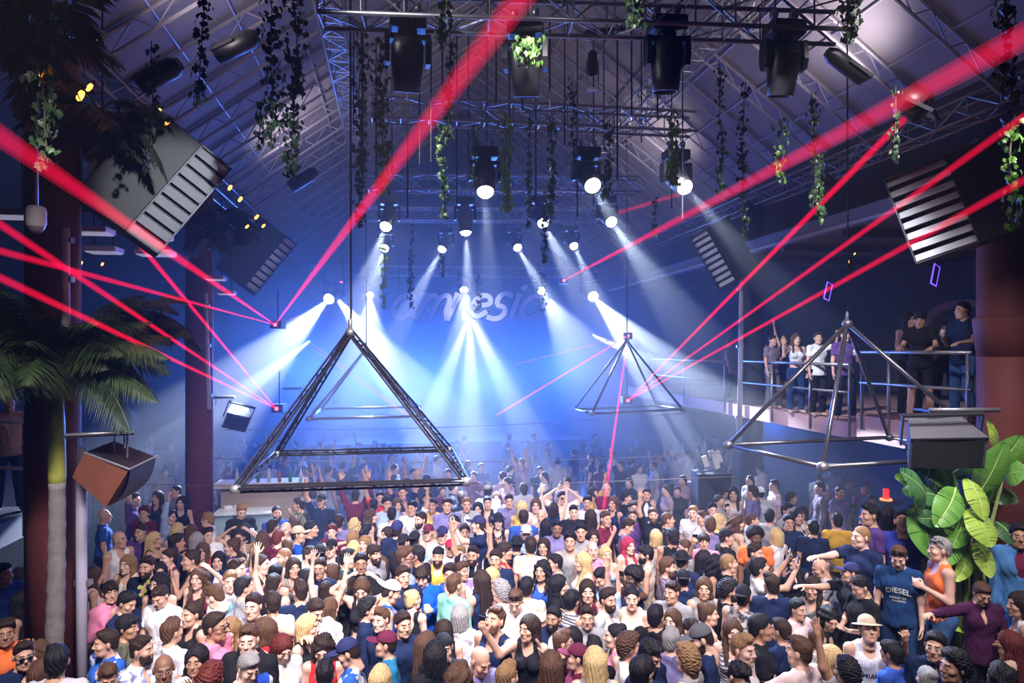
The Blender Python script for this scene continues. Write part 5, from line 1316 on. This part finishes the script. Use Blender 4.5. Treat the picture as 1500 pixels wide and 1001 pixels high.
# amber fairy lamps among the dark plants
AMB = material('amber_glow', (1, .5, .1), .4, emit=(1, .36, .05), emit_s=5); am = MB(); am.lathe([(.001, -.05), (.02, -.035), (.024, 0), (.018, .035), (.001, .05)], 10); amm = am.mesh('bulb', AMB); ac = MB(); ac.lathe([(.012, .045), (.012, .09), (.001, .095)], 8); acm = ac.mesh('cap', DARK)
for i, (px, py, d, s) in enumerate(((138, 64, 7.2, 1.0), (60, 108, 7, .8), (118, 140, 7, 1.2), (131, 128, 7, .9), (232, 163, 8, .8), (245, 180, 8, .8), (78, 57, 7, .5), (64, 4, 7, .9), (337, 275, 11, 1), (352, 292, 11.5, 1), (376, 318, 12.5, 1), (362, 332, 12, .8), (386, 331, 12.5, .8), (118, 386, 11, .9), (150, 387, 12, .7), (1243, 384, 13, .8), (1252, 372, 13, .5))):
    root = empty('amber_bulb', at(px, py, d), 0, (.3 * math.sin(i), .7, 0)); root.scale = (s * 1.1,) * 3; tag(root, 'small glowing amber bulb hung among the dark plants', 'light bulb', 'amber bulbs among the plants'); link_mesh('glass', amm, root); link_mesh('cap', acm, root)
    if i >= 15: root['label'] = ('amber bulb hanging over the balcony', 'tiny amber bulb hanging just above another over the balcony')[i - 15]; root['group'] = 'amber bulbs over the balcony'
    elif i in (13, 14): root['label'] = ('amber bulb below the flat lamps beside the palm pillar', 'fainter amber bulb below the flat lamps')[i - 13]; root['group'] = 'amber bulbs by the flat lamps'
# ------------------------------------------------------------------ plants
def leaf_mat(name, c, t=.25):
    m = material(name, c, .45, var=.3, bscale=12); m.node_tree.nodes['Principled BSDF'].inputs['Transmission Weight'].default_value = 0
    return m
IVY = leaf_mat('ivy_leaf', (.06, .14, .025)); IVYD = leaf_mat('ivy_leaf_dim', (.022, .05, .018)); IVYL = leaf_mat('ivy_leaf_lit', (.3, .5, .05)); VSTEM = material('vine_stem', (.05, .045, .02), .8)  # how brightly each strand is lit is put into its leaf colour
IV = [(0, 0), (.2, -.1), (.46, .1), (.38, .3), (.56, .52), (.3, .62), (0, 1.0)]
def ivy_leaf(mb, p, R, s):
    vs = [p]; pts = IV + [(-x, y) for x, y in IV[-2:0:-1]]
    vs = [p + R @ Vector((x * s, -.18 * s * abs(x) * 2 + .12 * s * y * y, -y * s)) for x, y in pts]; n = len(pts); c = p + R @ Vector((0, 0, -.4 * s))
    mb.add(vs + [c], [(i, (i + 1) % n, n) for i in range(n)])
vr = random.Random(3)
def vine(label, px, y0, y1, d, dens=1.0, mat=None, s=.075, wid=.07, group='hanging ivy vines'):
    A = at(px, y0, d); B = at(px, y1, d); L = A.z - B.z; root = empty('ivy_vine', A); tag(root, label, 'hanging vine', group); n = max(4, int(L / .14)); P = []; x = y = 0
    for i in range(n + 1): P.append(Vector((x, y, -L * i / n))); x += vr.uniform(-.02, .02) - x * .1; y += vr.uniform(-.02, .02) - y * .1
    m = MB(); m.path(P, .006, 5); m.build('stem', VSTEM, root); m = MB(); k = int(L / .017 * dens)
    for i in range(k):
        t = vr.random() ** .85; q = P[min(n - 1, int(t * n))].lerp(P[min(n, int(t * n) + 1)], t * n % 1); a = vr.uniform(0, 2 * PI); r = vr.uniform(.15, 1) * wid * 1.1 * (1 - .35 * t)
        ivy_leaf(m, q + Vector((r * math.cos(a), r * math.sin(a), vr.uniform(-.02, .04))), Euler((vr.uniform(-.5, .6), vr.uniform(-.5, .5), a + PI / 2 + vr.uniform(-.6, .6))).to_matrix(), s * .8 * vr.uniform(.55, 1.15))
    m.build('leaves', mat or IVY, root)
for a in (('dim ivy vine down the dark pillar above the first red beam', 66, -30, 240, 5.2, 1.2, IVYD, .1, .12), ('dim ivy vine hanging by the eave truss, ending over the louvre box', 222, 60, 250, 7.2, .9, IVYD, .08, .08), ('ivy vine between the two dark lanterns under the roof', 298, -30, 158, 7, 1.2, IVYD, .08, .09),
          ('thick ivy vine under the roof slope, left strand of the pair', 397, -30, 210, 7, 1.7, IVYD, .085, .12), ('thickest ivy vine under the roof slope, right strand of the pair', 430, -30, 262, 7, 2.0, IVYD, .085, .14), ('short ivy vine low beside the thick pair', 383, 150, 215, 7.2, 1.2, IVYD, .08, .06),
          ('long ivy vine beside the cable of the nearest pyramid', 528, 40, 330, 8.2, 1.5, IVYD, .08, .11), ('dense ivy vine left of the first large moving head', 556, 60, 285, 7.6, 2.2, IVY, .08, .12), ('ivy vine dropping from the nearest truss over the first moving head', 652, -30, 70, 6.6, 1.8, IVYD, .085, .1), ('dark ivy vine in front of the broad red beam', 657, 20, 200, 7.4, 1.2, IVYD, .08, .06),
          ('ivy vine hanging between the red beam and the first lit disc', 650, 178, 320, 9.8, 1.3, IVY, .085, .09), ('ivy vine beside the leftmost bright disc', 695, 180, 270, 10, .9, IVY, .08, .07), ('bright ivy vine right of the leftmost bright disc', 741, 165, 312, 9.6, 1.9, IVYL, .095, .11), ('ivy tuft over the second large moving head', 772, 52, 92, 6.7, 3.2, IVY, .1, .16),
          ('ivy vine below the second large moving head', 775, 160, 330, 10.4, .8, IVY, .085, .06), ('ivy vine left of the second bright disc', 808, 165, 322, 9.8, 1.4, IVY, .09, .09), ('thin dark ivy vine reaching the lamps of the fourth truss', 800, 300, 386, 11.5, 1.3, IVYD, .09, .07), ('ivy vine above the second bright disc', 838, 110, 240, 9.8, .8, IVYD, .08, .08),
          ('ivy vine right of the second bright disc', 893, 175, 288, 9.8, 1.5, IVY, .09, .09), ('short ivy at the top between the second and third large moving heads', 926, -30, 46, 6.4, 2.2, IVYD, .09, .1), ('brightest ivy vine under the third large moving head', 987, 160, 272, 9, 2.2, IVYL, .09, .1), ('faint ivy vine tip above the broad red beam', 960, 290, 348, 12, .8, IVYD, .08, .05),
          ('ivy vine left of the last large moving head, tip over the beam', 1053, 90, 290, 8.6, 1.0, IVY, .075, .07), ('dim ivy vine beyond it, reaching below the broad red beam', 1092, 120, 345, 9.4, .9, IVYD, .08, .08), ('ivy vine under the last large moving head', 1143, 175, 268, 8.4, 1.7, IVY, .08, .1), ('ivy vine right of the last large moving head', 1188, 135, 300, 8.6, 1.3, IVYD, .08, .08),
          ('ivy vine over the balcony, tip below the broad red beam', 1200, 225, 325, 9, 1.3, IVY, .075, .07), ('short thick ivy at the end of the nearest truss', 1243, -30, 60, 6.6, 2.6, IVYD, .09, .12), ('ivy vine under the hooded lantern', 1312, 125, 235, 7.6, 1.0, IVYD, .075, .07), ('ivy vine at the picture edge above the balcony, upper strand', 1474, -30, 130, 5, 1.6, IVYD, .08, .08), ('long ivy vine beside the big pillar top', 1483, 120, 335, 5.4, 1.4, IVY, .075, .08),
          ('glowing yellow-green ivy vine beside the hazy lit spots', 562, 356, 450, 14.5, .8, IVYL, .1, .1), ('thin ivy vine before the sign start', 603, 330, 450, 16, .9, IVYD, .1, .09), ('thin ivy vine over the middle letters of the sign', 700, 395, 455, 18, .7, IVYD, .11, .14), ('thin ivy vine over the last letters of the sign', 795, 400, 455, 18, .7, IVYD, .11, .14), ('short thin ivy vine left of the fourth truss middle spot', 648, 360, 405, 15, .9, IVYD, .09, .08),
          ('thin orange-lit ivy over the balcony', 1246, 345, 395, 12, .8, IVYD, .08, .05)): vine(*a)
# thin black cables and battens hanging between the trusses
for i in range(26):
    px = 515 + i * 19.5 + vr.uniform(-5, 5); y0 = vr.uniform(20, 60); y1 = vr.uniform(150, 330); d = vr.uniform(7.8, 12.5); m = MB(); A = at(px, y0, d); m.tube((0, 0, 0), (0, 0, at(px, y1, d).z - A.z), .012, n=6); o = m.build('hanging_cable', DARK, None, A); tag(o, 'thin black cable hanging straight among the ivy and trusses', 'cable', 'black cables between the trusses')
# ---- palm
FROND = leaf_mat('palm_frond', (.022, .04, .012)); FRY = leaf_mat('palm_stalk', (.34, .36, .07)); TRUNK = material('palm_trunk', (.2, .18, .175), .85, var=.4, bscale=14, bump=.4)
root = empty('palm_tree', Vector((at(68, 1000, 7.05).x, 7.05, 0))); tag(root, 'ringed palm tree with dark feathery crown in front of the pillar', 'palm tree'); O = root.location; m = MB(); P, R_ = [], []
top = at(82, 555, 7.05); top.y = 7.05
for i in range(61):
    f = i / 60; c = Vector((O.x, 7.05, 0)).lerp(top, f); c.x += .05 * math.sin(f * 3.1); P.append(c - O); R_.append((.098 - .03 * f) * (1.07 if i % 3 == 0 else .97))
nt_ = 46; m.path(P[:nt_], R_[:nt_], 14); m.build('trunk', TRUNK, root); m = MB(); m.path([P[44], P[46], P[53], P[60] + Vector((0, 0, .12))], [.072, .084, .076, .05], 14); m.build('crownshaft', FRY, root)
pr = random.Random(11)
def frond(base, az, el, L, droop, mat, parent, nl=34, lw=.018, ll=.42):
    m = MB(); pts = []; p = Vector(base); d = Vector((math.cos(az) * math.cos(el), math.sin(az) * math.cos(el), math.sin(el))); n = 14
    for i in range(n + 1): pts.append(p.copy()); p = p + d * (L / n); d = (d + Vector((0, 0, -droop / n))).normalized()
    m.path(pts, [.014 * (1 - .8 * i / n) for i in range(n + 1)], 5)
    for i in range(nl):
        t = .18 + .8 * i / nl; k = min(n - 1, int(t * n)); q = pts[k].lerp(pts[k + 1], t * n - k); tg = (pts[k + 1] - pts[k]).normalized(); side = tg.cross(Vector((0, 0, 1))).normalized(); l = ll * math.sin(PI * min(.97, .15 + t * .85)) * pr.uniform(.8, 1.1)
        for s in (-1, 1):
            dr = (side * s + tg * .7 + Vector((0, 0, -.25 - .4 * pr.random()))).normalized(); w = tg * lw; e = q + dr * l + Vector((0, 0, -.18 * l)); mid = q + dr * l * .5
            m.add([q - w * .5, q + w * .5, mid + w, mid - w, e], [(0, 1, 2, 3), (3, 2, 4)])
    return m.build('frond', mat, parent)
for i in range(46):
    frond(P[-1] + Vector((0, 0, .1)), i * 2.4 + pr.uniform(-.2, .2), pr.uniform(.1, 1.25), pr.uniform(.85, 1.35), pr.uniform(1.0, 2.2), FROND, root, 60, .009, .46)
# dark bushes above the aisle
DBUSH = leaf_mat('dark_bush', (.045, .05, .03))
for lb, px, py, d, n in (('dark leafy hanging plant filling the corner under the aisle roof', 40, 60, 6.6, 26), ('dark leafy hanging plant beside the amber bulbs', 150, 190, 7.6, 22), ('dark hazy leafy plant beyond the louvre panel', 330, 330, 13, 24), ('dark shaggy palm crown behind the first palm, in haze', 205, 470, 9.6, 24)):
    root = empty('hanging_plant', at(px, py, d)); tag(root, lb, 'hanging plant', 'dark plants under the aisle roof')
    for i in range(n): frond(Vector((pr.uniform(-.25, .25), pr.uniform(-.2, .2), pr.uniform(-.1, .2))), i * 2.4, pr.uniform(-.3, 1.0), pr.uniform(.6, 1.05), pr.uniform(1.2, 2.6), DBUSH, root, 20, .03, .3)
    if d < 9:
        m = MB(); m.tube((0, 0, 0), (0, 0, 1.5), .01, n=5); m.build('wire', DARK, root)
# ---- banana plant
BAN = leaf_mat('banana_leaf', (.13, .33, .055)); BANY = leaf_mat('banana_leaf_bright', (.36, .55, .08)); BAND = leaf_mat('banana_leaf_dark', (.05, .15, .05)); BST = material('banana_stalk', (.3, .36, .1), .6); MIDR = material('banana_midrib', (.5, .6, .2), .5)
broot = empty('banana_plant', Vector((at(1420, 840, 8.7).x, 8.7, .49))); tag(broot, 'large banana plant with broad torn leaves on the podium beside the pillar', 'plant'); BO = broot.location
def banana_leaf(c0, c1, sag, w, nrm, mat, stalk=True, torn=.3):
    """blade from stalk end c0 to tip c1, in world space"""
    A = Vector(c0) - BO; B = Vector(c1) - BO; n = 26; L = (B - A).length; N = Vector(nrm).normalized(); t = (B - A).normalized(); s = t.cross(N).normalized(); N = s.cross(t); m = MB(); pts = [A.lerp(B, i / n) + N * sag * L * math.sin(PI * i / n) for i in range(n + 1)]
    for sd in (-1, 1):
        lift = pr.uniform(-.1, .35)
        for i in range(n):
            f0, f1 = i / n, (i + 1) / n; W = lambda f: w * math.sin(PI * min(1, .06 + f * .94)) ** .6
            sk = t * L * .05; cut = 0 if pr.random() > torn else pr.uniform(.1, .5) / n; p0, p1 = pts[i], pts[i + 1].lerp(pts[i], cut * n * .6); wv = .02 * L * math.sin(9 * f0)
            e0 = p0 + s * sd * W(f0) + sk + N * (lift * W(f0) + wv - W(f0) * .25); e1 = p1 + s * sd * W(f1) + sk + N * (lift * W(f1) + wv - W(f1) * .25) - t * (cut * L * .6); h0 = (p0 + e0) / 2 + N * W(f0) * .14; h1 = (p1 + e1) / 2 + N * W(f1) * .14
            m.add([p0, p1, h1, h0, e1, e0], [(0, 1, 2, 3), (3, 2, 4, 5)], True)
    o = m.build('leaf', mat, broot); mr = MB(); mr.path([p + N * .004 for p in pts], [.012 * (1 - .8 * i / n) for i in range(n + 1)], 6); mr.build('midrib', MIDR, o)
    if stalk:
        g = Vector((pr.uniform(-.15, .15), pr.uniform(-.15, .15), 0)); st = MB(); st.path([g, g.lerp(A, .45) + Vector((0, 0, .25)), A.lerp(g, .12) + Vector((0, 0, .08)), A], [.04, .03, .02, .013], 8); st.build('stalk', BST, broot)
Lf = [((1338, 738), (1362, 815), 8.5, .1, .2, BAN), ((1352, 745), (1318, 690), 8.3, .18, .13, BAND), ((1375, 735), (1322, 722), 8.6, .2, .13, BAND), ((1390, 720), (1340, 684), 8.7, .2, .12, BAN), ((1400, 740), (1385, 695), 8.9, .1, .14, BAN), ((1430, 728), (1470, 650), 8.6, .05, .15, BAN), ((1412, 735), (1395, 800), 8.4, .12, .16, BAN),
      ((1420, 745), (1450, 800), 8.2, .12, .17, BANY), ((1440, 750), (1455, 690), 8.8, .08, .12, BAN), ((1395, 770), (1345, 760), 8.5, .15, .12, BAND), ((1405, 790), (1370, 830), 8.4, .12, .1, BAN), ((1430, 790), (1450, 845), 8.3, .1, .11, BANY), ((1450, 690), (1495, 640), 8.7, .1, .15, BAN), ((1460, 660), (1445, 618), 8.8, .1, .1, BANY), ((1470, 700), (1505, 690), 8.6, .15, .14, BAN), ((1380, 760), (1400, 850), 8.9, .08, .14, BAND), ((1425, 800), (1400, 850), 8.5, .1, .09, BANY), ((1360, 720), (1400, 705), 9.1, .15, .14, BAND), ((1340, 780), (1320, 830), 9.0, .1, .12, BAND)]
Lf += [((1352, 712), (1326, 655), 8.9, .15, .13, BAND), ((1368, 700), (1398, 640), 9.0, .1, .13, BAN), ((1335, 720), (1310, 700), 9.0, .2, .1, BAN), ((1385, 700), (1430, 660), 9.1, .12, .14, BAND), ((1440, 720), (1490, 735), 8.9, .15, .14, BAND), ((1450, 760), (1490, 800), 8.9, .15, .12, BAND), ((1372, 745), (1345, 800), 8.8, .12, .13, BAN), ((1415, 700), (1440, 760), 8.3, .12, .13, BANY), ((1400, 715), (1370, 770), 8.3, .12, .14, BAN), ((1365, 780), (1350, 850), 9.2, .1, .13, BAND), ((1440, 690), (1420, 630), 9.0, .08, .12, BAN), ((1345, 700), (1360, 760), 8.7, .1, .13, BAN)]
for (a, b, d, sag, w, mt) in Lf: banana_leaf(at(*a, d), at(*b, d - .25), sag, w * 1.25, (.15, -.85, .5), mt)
for i in range(9): banana_leaf(BO + Vector((pr.uniform(-.3, .3), pr.uniform(-.2, .2), .5)), BO + Vector((pr.uniform(-.6, .5), pr.uniform(-.4, .3), pr.uniform(.6, 1.3))), .12, .07, (0, -.8, .5), pr.choice([BAN, BANY, BAND]), False)
# ------------------------------------------------------------------ camera, haze, lights
cam = bpy.data.cameras.new('camera'); co = bpy.data.objects.new('camera', cam); COL.objects.link(co); co.location = (0, 0, CAM_Z); co.rotation_euler = (PI / 2, 0, 0)
cam.lens = 24; cam.sensor_width = 36; cam.shift_y = 11.5 / 1500; cam.clip_end = 200; scene.camera = co
scene.view_settings.view_transform = 'Standard'; scene.view_settings.look = 'None'; scene.view_settings.gamma = 1; scene.view_settings.use_curve_mapping = False; scene.view_settings.exposure = 0.0
w = bpy.data.worlds.new('club_air'); scene.world = w; w.use_nodes = True; nt = w.node_tree; nt.nodes['Background'].inputs[0].default_value = (.2, .22, .4, 1); nt.nodes['Background'].inputs[1].default_value = 0.0
vs = nt.nodes.new('ShaderNodeVolumeScatter'); vs.inputs['Density'].default_value = .018; vs.inputs['Anisotropy'].default_value = .6; nt.links.new(vs.outputs[0], nt.nodes['World Output'].inputs['Volume'])
ge = nt.nodes.new('ShaderNodeNewGeometry'); sx = nt.nodes.new('ShaderNodeSeparateXYZ'); mr = nt.nodes.new('ShaderNodeMapRange'); mr.interpolation_type = 'SMOOTHSTEP'
mr.inputs[1].default_value = 6.5; mr.inputs[2].default_value = 17; mr.inputs[3].default_value = .003; mr.inputs[4].default_value = .022
nt.links.new(ge.outputs['Position'], sx.inputs[0]); nt.links.new(sx.outputs['Y'], mr.inputs[0]); nt.links.new(mr.outputs[0], vs.inputs['Density'])   # the smoke hangs at the stage end
w.cycles.volume_step_size = 3.0; scene.cycles.volume_max_steps = 8
def spot(src, dst, power, ang, blend=.3, col=(1, 1, 1), rad=.05, name='beam_light'):
    L = bpy.data.lights.new(name, 'SPOT'); L.energy = power; L.spot_size = math.radians(ang); L.spot_blend = blend; L.color = col; L.shadow_soft_size = rad
    o = bpy.data.objects.new(name, L); COL.objects.link(o); o.location = src; o.rotation_euler = (Vector(dst) - Vector(src)).to_track_quat('-Z', 'Y').to_euler(); return o
WB = (.64, .77, 1)
BEAMS = [('a', 9000, 13), ('b', 6000, 13), ('c', 8000, 12), ('d', 11000, 15), ('e', 26000, 17), ('f', 9000, 13), ('g', 9000, 13), ('h', 6000, 13), ('i', 14000, 12), ('j', 11000, 12), ('k', 7000, 12), ('l', 36000, 19), ('o', 42000, 18), ('m', 26000, 24), ('n', 9000, 18), ('p', 9000, 18)]
for k, pw, an in BEAMS:
    p, aim = LAMPS[k]; d = (Vector(aim) - p).normalized(); spot(p + d * (.46 * LSC[k]), aim, pw, an, .35, WB, .05)
q = at(494, 438, 22.3); spot(q, at(655, 640, 17), 42000, 17, .35, WB, .05)
q = at(688, 462, 22.6)
for tgt, pw, an in (((600, 690, 17), 32000, 9), ((690, 700, 17), 36000, 9), ((800, 690, 17), 34000, 10), ((860, 700, 18), 14000, 8)): spot(q, at(*tgt), pw, an, .3, (.7, .82, 1), .04)
for (px, py, d, t) in ((455, 499, 20, (375, 560, 17)), (866, 490, 20, (930, 520, 18))): spot(at(px, py, d), at(*t), 30000, 8, .3, WB, .03)
# blue stage wash from unseen wide spots
for a, b, z, pw in ((-3.5, 27, 4.0, 5200), (-1.2, 28, 3.4, 5200), (1.2, 28, 3.4, 5200), (3.6, 28, 3.4, 5200), (6.5, 27, 4.0, 5200)):
    p = room(a, b, z); spot(p, room(a * .9 + .3, 14, 2.2), pw, 88, 1.0, (.06, .19, 1), 1.4, 'blue_wash')
# white light on the dance floor from unseen spots over and just behind the near dancers
for a, b, z, tb, pw, an in ((-2.3, 3.4, 7.8, 7.6, 2500, 62), (0, 3.2, 7.9, 7.4, 2600, 66), (3.0, 3.2, 7.9, 7.6, 2150, 66), (6.0, 3.6, 7.8, 8.2, 1350, 66), (-.1, 4.6, 6.4, 10.6, 1900, 62), (1.4, 4.8, 8.7, 10.6, 3200, 58), (5.0, 4.8, 8.7, 11, 2000, 58), (.0, 9.0, 8.9, 13.2, 1200, 56), (4.0, 9.0, 8.9, 13.2, 1200, 56)):
    spot(room(a, b, z), room(a + .3 - (1.6 if a == -.1 else 0), tb, 1.5), pw, an, .9, (1, .9, .94), .25, 'front_light')
# unseen spots added to brighten the sign, the balcony party, the bar and the plant
spot(room(2.0, 18.0, 7.3), at(695, 450, 23), 1100, 26, .6, (.9, .92, 1), .1, 'sign_fill')
spot(room(3.5, 9.5, 7.6), room(9.5, 13.8, 4.2), 2800, 32, .6, (.85, .88, 1), .12, 'balcony_fill'); spot(room(3.0, 6.0, 7.8), room(8.9, 9.9, 4.6), 900, 18, .6, (.9, .9, 1), .12, 'balcony_fill')
spot(room(10.5, 18, 2.6), room(10, 11, .6), 500, 120, 1, (.03, .16, 1), .3, 'blue_wash')  # unseen blue spot added to tint the space under the balcony
spot(at(420, 480, 11), at(355, 752, 13), 260, 22, .6, (1, .92, .8), .1, 'bar_fill')
spot(room(4.5, 4.0, 6.8), at(1410, 730, 8.6), 420, 26, .6, (1, .97, .85), .1, 'plant_fill')
spot(room(1.2, 3.0, 7.4), at(264, 290, 8), 1200, 15, .6, (.9, .94, 1), .1, 'panel_fill'); spot(room(-2.5, 6.4, 8.6), at(1365, 308, 8.9), 380, 18, .6, (.9, .94, 1), .1, 'panel_fill')  # unseen spots added to brighten the louvre slats, here and on the next line
spot(room(4, 12, 8.9), at(398, 388, 15.2), 900, 14, .6, (.9, .94, 1), .1, 'panel_fill'); spot(room(0, 12, 8.9), at(1045, 380, 15.3), 700, 14, .6, (.9, .94, 1), .1, 'panel_fill')
# small unseen up-lights added to brighten the roof
for a, b, z in ((-2.5, 9, 8.6), (2.3, 8, 8.9), (7, 9.5, 8.6), (-2.5, 16, 8.6), (6.5, 16, 8.6)):
    spot(room(a, b, z), room(a + (2.3 - a) * .3, b + 2, 13), 170 + (60 if a > 5 else 0), 140, 1.0, (1, .88, .93), .3, 'roof_fill')
cy = scene.cycles; cy.max_bounces = 4; cy.diffuse_bounces = 2; cy.glossy_bounces = 2; cy.transmission_bounces = 2; cy.volume_bounces = 0; cy.transparent_max_bounces = 40; cy.adaptive_threshold = .03; cy.caustics_reflective = False; cy.caustics_refractive = False
